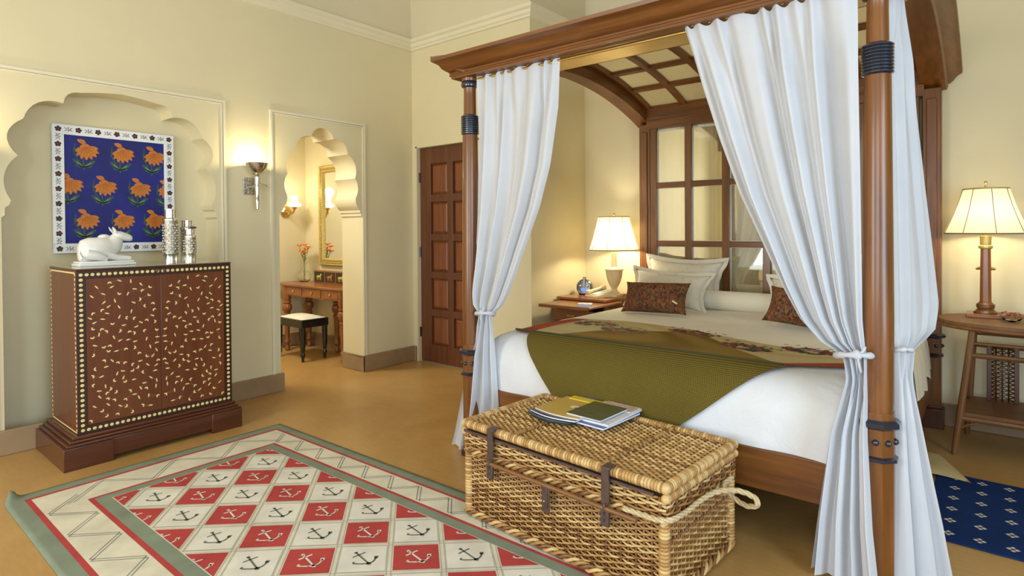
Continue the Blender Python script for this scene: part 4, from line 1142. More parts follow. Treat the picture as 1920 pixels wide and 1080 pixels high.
# ------------------------------------------------------------------ wicker chest
def wicker(name, c, var=.25):
    m, t, b = base_mat(name); v = coords(t, (14, 14, 60)); f = noise(t, v, 1.0, 4, .7)
    t.links.new(ramp(t, f, [(.25, vary(c, 1-var)), (.5, c), (.8, vary(c, 1+var))]), b.inputs['Base Color'])
    b.inputs['Roughness'].default_value = .42; b.inputs['Coat Weight'].default_value = .15; return m
WK = [wicker('wicker_honey', (.38, .20, .060)), wicker('wicker_pale', (.62, .42, .17)), wicker('wicker_brown', (.20, .085, .025)), wicker('wicker_tan', (.47, .275, .09))]
CW, CD, CH, LZ = 1.07, .602, .460, .328
crz = math.atan2(-.078, 1.08)
chest = thing('wicker_chest', 'honey coloured wicker chest with metal straps at the foot of the bed', 'chest', (-1.935, 1.972, 0), rz=crz)
CM = WM[chest.name].copy()
rw = random.Random(17)
def weave(parent, name, org, U, V, N, nst, nrow, amp=.0072, margin=.5, pair=True):
    """woven panel: stakes along V, strands along U passing in front of and behind the stakes"""
    org, U, V, N = map(Vector, (org, U, V, N)); Wd, Hh = U.length, V.length; u, v, n = U.normalized(), V.normalized(), N.normalized()
    mb = MB(); rp = Hh/nrow; sp = Wd/nst
    for i in range(nst):
        p = org+u*(sp*(i+.5)); mb.tube([p, p+V], sp*.15, 6, m=2, mat=CM)
    for j in range(nrow):
        mat_ = rw.choice((0, 0, 1, 1, 3, 3, 2)); z = rp*(j+.5); pts = []
        for i in range(nst*2+1):
            q = i/2; s = math.cos(PI*(q-.5)) * (1 if j % 2 else -1)
            pts.append(org+u*(sp*q)+v*(z+rw.uniform(-1, 1)*rp*.06)+n*(amp*s*(1 if pair else 1)))
        mb.tube(pts, rp*.40, 6, m=mat_, mat=CM)
    return mb.build(name, WK, parent, smooth=180, fix=False, kind='stuff')
e = .028
dkin = plain('dark_wicker_inside', (.035, .016, .006), .9)
mb = MB(); mb.box(e+.012, CW-e-.012, e+.012, CD-e-.012, .03, LZ, mat=CM); mb.build('lining', dkin, chest, smooth=0)
weave(chest, 'woven_panel', (e, e, .035), (CW-2*e, 0, 0), (0, 0, LZ-.045), (0, -1, 0), 31, 26)
weave(chest, 'woven_panel', (CW-e, e, .035), (0, CD-2*e, 0), (0, 0, LZ-.045), (1, 0, 0), 18, 26)
weave(chest, 'woven_panel', (e, CD-e, .035), (0, -(CD-2*e), 0), (0, 0, LZ-.045), (-1, 0, 0), 15, 23) if False else weave(chest, 'woven_panel', (e, CD-e, .035), (0, -(CD-2*e), 0), (0, 0, LZ-.045), (-1, 0, 0), 12, 18)
weave(chest, 'woven_panel', (CW-e, CD-e, .035), (-(CW-2*e), 0, 0), (0, 0, LZ-.045), (0, 1, 0), 22, 18)
def wrapped(name, p0, p1, r, parent=chest, wrap=.013, m=(1, 3, 0)):
    """cane pole wound with flat strips"""
    p0, p1 = Vector(p0), Vector(p1); L = (p1-p0).length; n = max(4, int(L/wrap)); mb = MB()
    for k in range(n):
        a, b = p0.lerp(p1, k/n), p0.lerp(p1, (k+1)/n); c = (a+b)/2
        mb.tube([a, a.lerp(b, .2), c, a.lerp(b, .8), b], [r*.86, r*.98, r*1.04, r*.98, r*.86], 10, m=rw.choice(m), mat=CM)
    return mb.build(name, WK, parent, smooth=60, fix=False)
for x in (e, CW-e):
    for y in (e, CD-e): wrapped('corner_post', (x, y, .03), (x, y, LZ-.005), .021)
def braid(name, p0, p1, r, parent=chest):
    p0, p1 = Vector(p0), Vector(p1); L = (p1-p0).length; d = (p1-p0).normalized(); s = d.cross(Vector((0, 0, 1))); mb = MB(); n = int(L/.012)
    for st in range(3):
        pts = []
        for k in range(n+1):
            t = 2*PI*k/9+st*2*PI/3; pts.append(p0+d*(L*k/n)+s*r*.7*math.cos(t)+Vector((0, 0, 1))*r*.7*math.sin(t))
        mb.tube(pts, r*.52, 6, m=(0, 1, 2)[st], mat=CM)
    return mb.build(name, WK, parent, smooth=180, fix=False)
o = .018
for z in (.030, LZ-.010):
    braid('braided_edge', (o, o, z), (CW-o, o, z), .015); braid('braided_edge', (CW-o, o, z), (CW-o, CD-o, z), .015)
    braid('braided_edge', (o, CD-o, z), (o, o, z), .015); braid('braided_edge', (CW-o, CD-o, z), (o, CD-o, z), .015)
mb = MB(); mb.box(.035, CW-.035, .035, CD-.035, .0075, .030, mat=CM); mb.build('base_board', M['dark_x'], chest, smooth=0)
# lid
lid = MB(); lid.box(.022, CW-.022, .022, CD-.022, LZ+.006, CH-.030, mat=CM); lid = lid.build('lid', dkin, chest, smooth=0)
weave(lid, 'woven_skirt', (.012, .012, LZ+.004), (CW-.024, 0, 0), (0, 0, .075), (0, -1, 0), 22, 6, .007)
weave(lid, 'woven_skirt', (CW-.012, .012, LZ+.004), (0, CD-.024, 0), (0, 0, .075), (1, 0, 0), 12, 6, .007)
weave(lid, 'woven_skirt', (.012, CD-.012, LZ+.004), (0, -(CD-.024), 0), (0, 0, .075), (-1, 0, 0), 12, 6, .007)
weave(lid, 'woven_top', (.035, .035, CH-.018), (CW-.07, 0, 0), (0, CD-.07, 0), (0, 0, 1), 44, 40, .0062)
for z, r in ((CH-.020, .020), (CH-.056, .017)):
    c = r*.8
    if r > .018: wrapped('rolled_rim', (c, c, z), (CW-c, c, z), r, lid)
    wrapped('rolled_rim', (CW-c, c, z), (CW-c, CD-c, z), r, lid)
    wrapped('rolled_rim', (CW-c, CD-c, z), (c, CD-c, z), r, lid); wrapped('rolled_rim', (c, CD-c, z), (c, c, z), r, lid)
    for x in (c, CW-c):
        for y in (c, CD-c): MB().ball((x, y, z), r*1.02, 12, 8, mat=CM).build('rim_corner', WK[1], lid, smooth=180)
wrapped('cross_rib', (CW*.735, .03, CH-.008), (CW*.735, CD-.03, CH-.008), .009, lid, m=(2, 0, 3))
wrapped('cross_rib', (CW*.30, .03, CH-.008), (CW*.30, CD-.03, CH-.008), .009, lid, m=(2, 0, 3))
# steel bar, hasps and lock plate
box_ = lambda *b: MB().box(*b, mat=CM)
box_(.03, CW-.05, -.010, -.002, CH-.050, CH-.040).build('edge_strip', M['dark_metal'], lid, smooth=0)
mb = MB(); mb.tube([(.20, -.020, LZ-.018), (.96, -.020, LZ-.018)], .009, 8, mat=CM); mb.build('closing_rod', WK[2], chest)
for x in (.215, .825):
    h = MB(); h.box(x-.018, x+.018, -.021, -.014, LZ-.005, CH-.004, mat=CM).box(x-.018, x+.018, -.021, .03, CH-.004, CH+.003, mat=CM)
    h = h.build('hasp', M['dark_metal'], lid, bevel=.002)
    p = MB(); p.box(x-.018, x+.018, -.026, -.012, LZ-.085, LZ-.012, mat=CM).box(x-.005, x+.005, -.030, -.024, LZ-.030, LZ+.0, mat=CM); p.build('strap_plate', M['dark_metal'], chest, bevel=.002)
    for z in (LZ-.06, LZ-.035): MB().ball((x, -.027, z), .0045, 8, 5, mat=CM).build('rivet', M['black'], chest, smooth=180)
p = MB(); p.box(.515, .553, -.020, -.012, LZ-.130, LZ-.01, mat=CM).box(.541, .546, -.024, -.019, LZ-.11, LZ-.015, mat=CM); p.build('lock_plate', M['dark_metal'], chest, bevel=.002)
MB().ball((.528, -.020, LZ-.085), .005, 8, 5, mat=CM).build('rivet', M['brass'], chest, smooth=180)
rope_m = plain('sisal_rope', (.56, .44, .25), .85, var=.2, nscale=80)
def rope(name, pts, r, parent):
    # densify then twist three strands
    P = [Vector(p) for p in pts]; D = []
    for i in range(len(P)-1):
        p0, p1, p2, p3 = P[max(0, i-1)], P[i], P[i+1], P[min(len(P)-1, i+2)]
        for k in range(8):
            t = k/8; D.append(.5*((2*p1)+(-p0+p2)*t+(2*p0-5*p1+4*p2-p3)*t*t+(-p0+3*p1-3*p2+p3)*t**3))
    D.append(P[-1]); mb = MB(); L = 0
    for st in range(3):
        q = []; L = 0
        for i, p in enumerate(D):
            a = D[max(0, i-1)]; b = D[min(len(D)-1, i+1)]; d = (b-a).normalized(); x = d.cross(Vector((.2, .1, 1))).normalized(); y = d.cross(x)
            if i: L += (p-D[i-1]).length
            t = L/r*.75+st*2*PI/3; q.append(p+x*r*.5*math.cos(t)+y*r*.5*math.sin(t))
        mb.tube(q, r*.56, 6, mat=CM)
    return mb.build(name, rope_m, parent, smooth=180, fix=False, label='pale twisted rope handle')
zr = LZ+.012
rope('rope_handle', [(.90, -.012, zr-.008), (.99, -.012, zr-.006), (1.045, -.010, zr-.004), (CW+.008, .02, zr-.002), (CW+.014, .12, zr-.005), (CW+.016, .22, zr), (CW+.04, .30, zr+.012), (CW+.10, .34, zr+.022), (CW+.155, .36, zr+.008), (CW+.165, .37, zr-.022), (CW+.12, .385, zr-.045), (CW+.06, .40, zr-.035), (CW+.016, .42, zr-.01), (CW+.014, .50, zr-.004)], .0105, chest)
rope('rope_handle', [(-.012, .12, zr), (-.03, .2, zr-.01), (-.05, .30, zr-.03), (-.03, .40, zr-.01), (-.012, .48, zr)], .013, chest)

# ------------------------------------------------------------------ magazines on the chest
def sheet_stack(name, label, cat, pts, z, h, mats, group='magazines on the wicker chest', round_=0, cover=None, pages=True):
    """flat printed item: outline (world x, y) extruded; cover, pages, back"""
    pts = [(-1.745+(x+1.76)*.90, 2.30+(y-2.35)*.92) for x, y in pts]
    cx = sum(p[0] for p in pts)/len(pts); cy = sum(p[1] for p in pts)/len(pts)
    r = thing(name, label, cat, (cx, cy, z), group)
    mb = MB(); s = .985
    mb.prism([(cx+(x-cx)*s, cy+(y-cy)*s, z+h*.15) for x, y in pts], (0, 0, h*.7)); mb.build('pages', mats[1], r, smooth=0)
    MB().prism([(x, y, z) for x, y in pts], (0, 0, h*.15)).build('back_cover', mats[2], r, smooth=0)
    c = MB().prism([(x, y, z+h*.85) for x, y in pts], (0, 0, h*.15)).build('front_cover', mats[0], r, smooth=0)
    return r, c, z+h
def quad(cx, cy, w, d, a, rnd_=0, arc=0):
    P = []
    if arc:
        n = 10
        for k in range(n+1):
            t = k/n; P.append((lerp(-w/2, w/2, t), -d/2-arc*math.sin(PI*t)))
        P += [(w/2, d/2), (-w/2, d/2)]
    else: P = [(-w/2, -d/2), (w/2, -d/2), (w/2, d/2), (-w/2, d/2)]
    return [(cx+x*math.cos(a)-y*math.sin(a), cy+x*math.sin(a)+y*math.cos(a)) for x, y in P]
pap = plain('paper', (.78, .78, .76), .6)
mk = lambda n, c, r=.3: plain(n, c, r, var=.05, coat=.3)
ZM = CH+.003
dkgreen = mk('dark_green_cover', (.02, .035, .025)); blue_c = mk('blue_cover', (.035, .065, .32)); navy = mk('navy_cover', (.012, .02, .10)); white_c = mk('white_cover', (.72, .74, .80))
gold = mk('gold_cover', (.60, .40, .10)); yel = mk('yellow_cover', (.80, .60, .05)); oliveg = mk('olive_green_cover', (.085, .10, .045))
am = -.02
_, _, z = sheet_stack('folder', 'dark curved folder at the bottom of the magazine pile', 'folder', quad(-1.585, 2.405, .30, .30, am-.10, arc=.045), ZM, .010, (dkgreen, dkgreen, dkgreen))
_, _, z2 = sheet_stack('magazine', 'blue magazine at the bottom of the pile, under the green booklet', 'magazine', quad(-1.405, 2.445, .27, .33, am-.06), ZM, .012, (blue_c, pap, navy))
zt_ = max(z, z2)
_, _, z = sheet_stack('magazine', 'blue edged magazine under the gold one on the wicker chest', 'magazine', quad(-1.575, 2.43, .30, .33, am-.04, arc=.03), zt_, .008, (navy, pap, blue_c))
_, _, zz = sheet_stack('magazine', 'white edged magazine directly under the green booklet', 'magazine', quad(-1.385, 2.47, .23, .33, am-.02), zt_, .009, (white_c, pap, white_c))
_, cg, zg = sheet_stack('magazine', 'gold covered magazine with a small white dome picture, left on the chest', 'magazine', quad(-1.565, 2.425, .29, .28, am-.04, arc=.02), z, .006, (gold, pap, gold))
mb = MB(); mb.poly([(-1.555+.028*math.cos(t), 2.37+.022*math.sin(t), zg+.0005) for t in [2*PI*k/10 for k in range(10)]]); mb.build('cover_picture', plain('cover_picture_white', (.75, .68, .52), .4), cg, smooth=0, fix=False)
mb = MB(); mb.poly([(-1.537+.014*math.cos(t), 2.358+.010*math.sin(t), zg+.0009) for t in [2*PI*k/8 for k in range(8)]]); mb.build('cover_picture_shadow', plain('cover_picture_dark', (.08, .07, .04), .4), cg, smooth=0, fix=False)
_, _, _ = sheet_stack('leaflet', 'bright yellow leaflet lying along the back of the gold magazine', 'leaflet', quad(-1.545, 2.565, .25, .055, am-.02), zg, .003, (yel, yel, yel))
_, cb, zb2 = sheet_stack('booklet', 'olive green booklet with gold lettering on top of the magazine pile', 'booklet', quad(-1.415, 2.43, .21, .255, am-.03), max(zz, zg)+.0005, .006, (oliveg, pap, white_c))
mb = MB(); rb = random.Random(2)
for (bx, by, wd, nl) in ((-1.425, 2.445, .07, 9), (-1.455, 2.315, .045, 7)):
    for k in range(nl):
        x = bx-wd/2+wd*k/(nl-1); h_ = rb.uniform(.006, .012)
        mb.poly([(x, by-.004, zb2+.0005), (x+wd/nl*.7, by-.004, zb2+.0005), (x+wd/nl*.8, by-.004+h_, zb2+.0005), (x+wd/nl*.2, by-.004+h_, zb2+.0005)])
mb.build('gold_lettering', M['brass'], cb, smooth=0, fix=False)
_, _, _ = sheet_stack('brochure', 'pink and white brochure sticking out behind the green booklet', 'brochure', quad(-1.375, 2.585, .20, .10, am-.03), zz, .003, (plain('pink_print', (.62, .45, .42), .4, var=.35, nscale=70), pap, white_c))
_, _, _ = sheet_stack('magazine', 'light blue magazine edge behind the yellow leaflet', 'magazine', quad(-1.60, 2.60, .10, .06, am), zt_-.004 if False else ZM, .022, (mk('light_blue_cover', (.10, .16, .55)), pap, blue_c))

# ------------------------------------------------------------------ anchor rug
rug = thing('anchor_rug', 'flat woven rug of red and white diamonds with anchors in front of the cabinet', 'rug', (-2.4, 1.4, 0))
RA = .018; RX0, RX1, RY0, RY1 = -3.835, -.86, .635, 2.118
def rugP(x, y, h):
    # the weave lies flat except for the curled near left corner
    X = x; Y = y+(x+3.84)*RA*smooth01((y-RY0)/(RY1-RY0)*2)
    d = math.hypot(max(0, x-RX0), max(0, y-RY0)); c = smooth01(1-d/.11)
    return (X+.03*c*c, Y+.03*c*c, .0012+h+.05*c*c)
mb = MB(); mb.grid(lambda u, v: rugP(lerp(RX0, RX1, u**1.0), lerp(RY0, RY1, v), .006), 120, 60)
g = mb.build('rug_base', M['rug_green'], rug, smooth=60, fix=False); sm = g.modifiers.new('thick', 'SOLIDIFY'); sm.thickness = .006; sm.offset = -1
def rect(name, x0, x1, y0, y1, h, mat, n=40):
    m_ = MB(); m_.grid(lambda u, v: rugP(lerp(x0, x1, u), lerp(y0, y1, v), h), n, 16); return m_.build(name, mat, rug, smooth=60, fix=False)
def inset_rect(i): return (RX0+i, RX1-i, RY0+i, RY1-i)
rect('red_stripe', RX0+.082, RX1-.082, RY0+.075, RY1-.066, .0066, M['rug_red'])
B0 = (RX0+.106, RX1-.106, RY0+.098, RY1-.084)
rect('cream_border', *B0, .0072, M['rug_cream'])
B1 = (RX0+.325, RX1-.325, RY0+.275, RY1-.222)
rect('red_stripe', *B1, .0078, M['rug_red'])
B2 = (B1[0]+.020, B1[1]-.020, B1[2]+.022, B1[3]-.018); rect('sage_stripe', *B2, .0084, M['rug_green'])
F = (B2[0]+.055, B2[1]-.055, B2[2]+.060, B2[3]-.055); rect('cream_field', *F, .0090, M['rug_cream'])
# zigzag double line in the border
zz_ = MB()
def seg(mb, p, q, wd, h, m=0):
    p, q = Vector(p), Vector(q); d = (q-p).normalized(); n = Vector((-d.y, d.x))*wd/2
    mb.poly([rugP(*(p+n), h), rugP(*(q+n), h), rugP(*(q-n), h), rugP(*(p-n), h)], m)
def zig(ax, c0, c1, a0, a1, n):
    # runs along axis ax from a0 to a1 between c0 and c1
    pts = []
    for k in range(n+1):
        a = lerp(a0, a1, k/n); pts.append((a, c0 if k % 2 else c1))
    for off in (0, .022):
        for (a, c), (b, d) in zip(pts, pts[1:]):
            p = (a+off, c) if ax == 'x' else (c, a+off); q = (b+off, d) if ax == 'x' else (d, b+off)
            seg(zz_, p, q, .0055, .0076)
zig('x', B1[3]+.012, B0[3]-.012, B0[0]+.1, B0[1]-.05, 24)
zig('x', B0[2]+.012, B1[2]-.012, B0[0]+.1, B0[1]-.05, 17)
zig('y', B0[0]+.012, B1[0]-.012, B0[2]+.10, B0[3]-.10, 6)
zig('y', B1[1]+.012, B0[1]-.012, B0[2]+.10, B0[3]-.10, 6)
zz_.build('zigzag_lines', M['rug_grey'], rug, smooth=0, fix=False, kind='stuff')
# diamonds with anchors
e1, e2, o0 = Vector((.159, .1425)), Vector((-.159, .1425)), Vector((-2.143, 1.415))
fld = (F[0]+.004, F[1]-.004, F[2]+.004, F[3]-.004)
red = MB(); wht = MB(); lin = MB(); anr = MB(); anw = MB()
def put(mb, poly, h, m=0):
    q = clip_rect(poly, *fld)
    if len(q) >= 3: mb.poly([rugP(x, y, h) for x, y in q], m)
def anchor(mb, c, h):
    def bar(a, b, wd):
        a, b = Vector(a), Vector(b); d = (b-a).normalized(); n = Vector((-d.y, d.x))*wd/2
        put(mb, [tuple(c+.80*p) for p in (a+n, b+n, b-n, a-n)], h)
    w_ = .0095
    bar((-.070, .012), (.058, -.010), w_)                     # shank
    bar((-.048, -.026), (-.038, .044), w_)                    # stock
    put(mb, [tuple(c+.80*Vector((-.072+.010*math.cos(t), .012+.010*math.sin(t)))) for t in [2*PI*k/6 for k in range(6)]], h)
    arc = [Vector(p) for p in ((-.004, -.060), (.016, -.050), (.040, -.030), (.058, -.010), (.062, .014), (.054, .034), (.042, .050))]
    for p, q in zip(arc, arc[1:]): bar(p, q+(q-p)*.12, w_)
    bar(arc[-1]+Vector((.008, -.008)), arc[-1]+Vector((-.008, .008)), .020); bar((.050, -.016), (.070, -.004), .022)
    bar(arc[0], arc[0]+Vector((-.004, .014)), .009)
for i in range(-14, 15):
    for j in range(-14, 15):
        c = o0+e1*(i+.5)+e2*(j+.5)
        if not (fld[0]-.2 < c.x < fld[1]+.2 and fld[2]-.2 < c.y < fld[3]+.2): continue
        P = lambda s: [tuple(c+(e1*a+e2*b)*s) for a, b in ((-.5, -.5), (.5, -.5), (.5, .5), (-.5, .5))]
        if (i+j) % 2 == 0:
            put(red, P(.86), .0096); anchor(anw, c, .0102)
        else:
            put(lin, P(.885), .0094); put(wht, P(.865), .0098); anchor(anr, c, .0104)
        for a, b in (((-.5, -.5), (.5, -.5)), ((-.5, -.5), (-.5, .5))):
            A = c+e1*a[0]+e2*a[1]; Bv = c+e1*b[0]+e2*b[1]; d = (Bv-A).normalized(); n = Vector((-d.y, d.x))
            for o_ in (-.0085, .0085):
                put(lin, [tuple(A+n*(o_-.0012)), tuple(Bv+n*(o_-.0012)), tuple(Bv+n*(o_+.0012)), tuple(A+n*(o_+.0012))], .0100)
red.build('red_diamonds', M['rug_red'], rug, smooth=0, fix=False, kind='stuff')
wht.build('white_diamonds', M['rug_white'], rug, smooth=0, fix=False, kind='stuff')
lin.build('grey_outlines', plain('rug_outline', (.40, .40, .36), .95), rug, smooth=0, fix=False, kind='stuff')
anr.build('grey_anchors', plain('rug_anchor_grey', (.13, .145, .125), .95), rug, smooth=0, fix=False, kind='stuff')
anw.build('white_anchors', M['rug_white'], rug, smooth=0, fix=False, kind='stuff')

# ------------------------------------------------------------------ blue rug and slipper mat at the bedside
br = thing('blue_rug', 'blue bedside rug with rows of small cream lozenges', 'rug', (.5, 3.5, 0))
bx0, bx1, by0, by1 = -.235, 1.25, 3.10, 3.955
MB().box(bx0, bx1, by0, by1, .001, .009).build('rug_base', M['rug_blue'], br, bevel=.003)
mb = MB()
for i in range(14):
    for j in range(6):
        x = bx0+.085+i*.108; y = by0+.075+j*.142
        for (dx, dy, r) in ((-.013, 0, .010), (.013, 0, .010), (0, .016, .009), (0, -.016, .009)):
            mb.poly([(x+dx+r*1.1, y+dy, .0094), (x+dx, y+dy+r, .0094), (x+dx-r*1.1, y+dy, .0094), (x+dx, y+dy-r, .0094)])
mb.build('cream_lozenges', M['rug_cream'], br, smooth=0, fix=False, kind='stuff')
mt = MB()
def matfn(s):
    def fn(u, v):
        x = lerp(-.40, -.135, u); y = lerp(3.86, 4.24, v)-.10*(1-u)*0
        x = x + .05*(1-v)*u - .11*v*u
        return (x, y, .0105+.020*math.sin(PI*u)*.4*(1-v)+(.016 if s else 0)*(1-abs(2*u-1)**4)*(1-abs(2*v-1)**6))
    return fn
mt.grid(matfn(1), 12, 12); mt.grid(matfn(0), 12, 12)
mt.build('slipper_mat', plain('straw_cloth', (.60, .47, .22), .8), smooth=60, label='straw coloured folded mat overlapping the blue rug beside the bed', cat='mat')

# ------------------------------------------------------------------ left nightstand and what stands on it
NX0, NX1, NY0, NY1, NT = -3.065, -2.575, 4.40, 4.865, .732
ns = thing('nightstand', 'mahogany nightstand with a pulled-out tray left of the bed', 'nightstand', (-2.82, 4.63, 0))
box('top', (NX0-.012, NX1+.012, NY0-.012, NY1, NT-.022, NT), M['vanity_x'], ns, bevel=.004)
mb = MB(); mb.box(NX0, NX0+.022, NY0, NY1, .04, NT-.022).box(NX1-.022, NX1, NY0, NY1, .04, NT-.022).box(NX0+.022, NX1-.022, NY1-.02, NY1, .04, NT-.022).box(NX0+.022, NX1-.022, NY0+.01, NY1-.02, .04, .07)
mb.build('carcass', M['wood_z'], ns, smooth=0, bevel=.003)
box('pull_out_tray', (NX0+.05, NX1+.055, 4.035, 4.60, NT-.045, NT-.027), M['vanity_x'], ns, bevel=.004)
tr_ = MB(); tr_.box(NX0+.05, NX1+.055, 4.03, 4.05, NT-.050, NT-.024); tr_.build('tray_edge', M['wood_x'], ns, bevel=.003)
dr = MB(); dr.box(NX0+.06, NX1-.03, 4.24, 4.26, NT-.185, NT-.085).box(NX0+.06, NX0+.075, 4.26, 4.62, NT-.18, NT-.095).box(NX1-.045, NX1-.03, 4.26, 4.62, NT-.18, NT-.095).box(NX0+.06, NX1-.03, 4.26, 4.62, NT-.185, NT-.175)
dr = dr.build('drawer', M['wood_x'], ns, smooth=0, bevel=.002)
k = MB(); k.box(-2.86, -2.78, 4.225, 4.24, NT-.145, NT-.125); k.build('drawer_pull', M['brass'], dr, bevel=.003)
box('drawer', (NX0+.03, NX1-.03, NY0, NY0+.02, .09, NT-.21), M['wood_x'], ns, bevel=.003)
for x in (NX0+.02, NX1-.02):
    for y in (NY0+.02, NY1-.02): MB().lathe([(.012, 0), (.02, .01), (.022, .04)], 12, (x, y, 0)).build('foot', M['dark_z'], ns)
# clock radio / dock : round dark unit
ck = thing('clock_radio', 'round dark clock radio with a blue display on the nightstand', 'clock', (-2.955, 4.68, NT))
m = MB(); mt_ = Matrix.Translation((-2.955, 4.68, NT+.066)) @ Matrix.Rotation(.25, 4, 'Z') @ Matrix.Rotation(PI/2-.12, 4, 'X')
m.lathe([(.0, -.05), (.055, -.048), (.072, -.03), (.078, 0), (.076, .025), (.066, .035), (.062, .03), (0, .026)], 28, mat=mt_); m.build('shell', plain('dark_shell', (.055, .052, .045), .3, coat=.4), ck)
m = MB(); m.lathe([(0, .027), (.060, .029), (.060, .032), (0, .036)], 28, mat=mt_); fc = m.build('face', M['black'], ck)
m = MB(); m.box(-.026, .026, -.034, -.008, .0355, .0375, mat=mt_); m.build('display', glow('blue_display', (.08, .16, .9), 1.2), fc, smooth=0)
m = MB(); m.ball((-.034, .012, .034), .014, 10, 6, mat=mt_); m.ball((.034, .012, .034), .014, 10, 6, mat=mt_); m.build('speaker', M['silver'], fc, smooth=180)
m = MB(); m.box(-.013, .013, .0, .095, .018, .040, mat=mt_); m.build('docked_handset', M['black'], ck, bevel=.003)
m = MB(); m.lathe([(.06, 0), (.062, .006), (.05, .012)], 20, (-2.955, 4.68, NT)); m.build('base', M['black'], ck)
# phone
ph_ = thing('telephone', 'cream desk telephone on the nightstand by the lamp base', 'telephone', (-2.74, 4.60, NT)); pm = plain('cream_plastic', (.66, .56, .34), .35); 
pmx = Matrix.Translation((-2.735, 4.585, NT)) @ Matrix.Rotation(-.35, 4, 'Z')
m = MB(); m.add([(-.09, -.11, 0), (.09, -.11, 0), (.09, .11, 0), (-.09, .11, 0), (-.085, -.105, .025), (.085, -.105, .025), (.085, .105, .062), (-.085, .105, .062)], [(0, 3, 2, 1), (4, 5, 6, 7), (0, 1, 5, 4), (1, 2, 6, 5), (2, 3, 7, 6), (3, 0, 4, 7)], mat=pmx); m.build('base', pm, ph_, bevel=.006)
sl = Matrix.Translation((0, 0, .046)) @ Matrix.Rotation(.17, 4, 'X')
m = MB(); m.box(-.078, -.035, -.105, .10, .004, .026, mat=pmx @ sl).box(-.080, -.030, -.108, -.06, .0, .032, mat=pmx @ sl).box(-.080, -.030, .06, .104, .0, .032, mat=pmx @ sl); m.build('handset', pm, ph_, bevel=.006)
m = MB(); m.box(-.015, .078, -.09, .085, -.001, .003, mat=pmx @ sl); m.build('keypad_card', M['white_paint'], ph_, smooth=0, label='white keypad card')
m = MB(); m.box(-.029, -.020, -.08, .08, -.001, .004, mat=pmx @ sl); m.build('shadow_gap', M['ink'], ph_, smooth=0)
bk = thing('memo_box', 'small tan memo box beside the lamp on the nightstand', 'box', (-2.62, 4.72, NT))
MB().box(-2.665, -2.585, 4.64, 4.80, NT, NT+.018).build('tray', M['vanity_x'], bk, bevel=.002)
MB().box(-2.655, -2.595, 4.65, 4.79, NT+.0185, NT+.024).build('paper', plain('cream_paper', (.75, .65, .42), .6), bk, smooth=0)
npd = thing('notepad', 'blue and white printed pad lying on the pulled-out tray', 'notepad', (-2.64, 4.17, NT-.027))
pm2 = Matrix.Translation((-2.655, 4.20, NT-.0265)) @ Matrix.Rotation(.5, 4, 'Z')
MB().box(-.06, .06, -.085, .085, 0, .008, mat=pm2).build('pad', plain('pale_blue_print', (.60, .68, .80), .5, var=.25, nscale=60), npd, smooth=0)
MB().box(-.06, .06, -.085, -.05, .008, .0095, mat=pm2).build('blue_strip', blue_c, npd, smooth=0)

# ------------------------------------------------------------------ lamps
def shade(parent, c, z0, z1, r0, r1, seams, emit, name='lamp_shade'):
    mm, t, b = base_mat('pleated_shade'); 
    b.inputs['Base Color'].default_value = (.86, .80, .62, 1); b.inputs['Roughness'].default_value = .8
    b.inputs['Emission Color'].default_value = (1, .86, .55, 1); b.inputs['Emission Strength'].default_value = emit
    tr = nd(t, 'ShaderNodeBsdfTranslucent'); tr.inputs[0].default_value = (.62, .57, .43, 1)
    mx = nd(t, 'ShaderNodeMixShader'); mx.inputs[0].default_value = .40
    t.links.new(b.outputs[0], mx.inputs[1]); t.links.new(tr.outputs[0], mx.inputs[2]); t.links.new(mx.outputs[0], t.nodes['Material Output'].inputs[0])
    n = 180
    mb = MB()
    def fn(u, v):
        a = 2*PI*u; k = .0022*(1 if int(u*n+.5) % 2 else -1)
        sc = 1-.06*(1-math.cos(a*seams))/2*0
        r = lerp(r0, r1, v)-.006*math.sin(PI*v)+k
        return (c[0]+r*math.cos(a), c[1]+r*math.sin(a), lerp(z0, z1, v))
    mb.grid(fn, n, 10); s = mb.build(name, mm, parent, smooth=180, fix=True)
    br_ = plain('shade_braid', (.24, .17, .08), .8)
    for nm, r, z in (('shade_trim', r0+.001, z0), ('shade_trim', r1+.001, z1)):
        m = MB(); m.tube([(c[0]+r*math.cos(t), c[1]+r*math.sin(t), z) for t in [2*PI*k/48 for k in range(48)]], .0045, 6, closed=True); m.build(nm, br_ if z == z0 else M['gilt'], s, smooth=180)
    for k in range(seams):
        a = 2*PI*k/seams+.25
        m = MB(); m.tube([(c[0]+(lerp(r0, r1, q/6)-.006*math.sin(PI*q/6)+.003)*math.cos(a), c[1]+(lerp(r0, r1, q/6)-.006*math.sin(PI*q/6)+.003)*math.sin(a), lerp(z0, z1, q/6)) for q in range(7)], .0019, 5); m.build('shade_seam', br_, s, smooth=180)
    return s
lc = (-2.635, 4.66)
ll = thing('urn_lamp', 'lit table lamp with a cream urn base and pleated shade on the nightstand', 'lamp', (lc[0], lc[1], NT))
cream_c = plain('cream_stone', (.52, .42, .235), .4)
m = MB(); m.box(lc[0]-.055, lc[0]+.055, lc[1]-.055, lc[1]+.055, NT, NT+.03); m.build('base_block', cream_c, ll, bevel=.004)
m = MB(); m.lathe([(.045, .03), (.048, .04), (.030, .055), (.024, .075), (.030, .085), (.040, .10), (.058, .14), (.072, .195), (.076, .235), (.085, .24), (.085, .252), (.045, .256), (.03, .27), (.026, .30), (.024, .34), (.022, .40)], 28, (lc[0], lc[1], NT)); m.build('urn', cream_c, ll)
m = MB(); m.tube([(lc[0], lc[1], NT+.40), (lc[0], lc[1], 1.46)], .006, 8); m.ball((lc[0], lc[1], 1.472), .011, 10, 6); m.build('stem', M['brass'], ll)
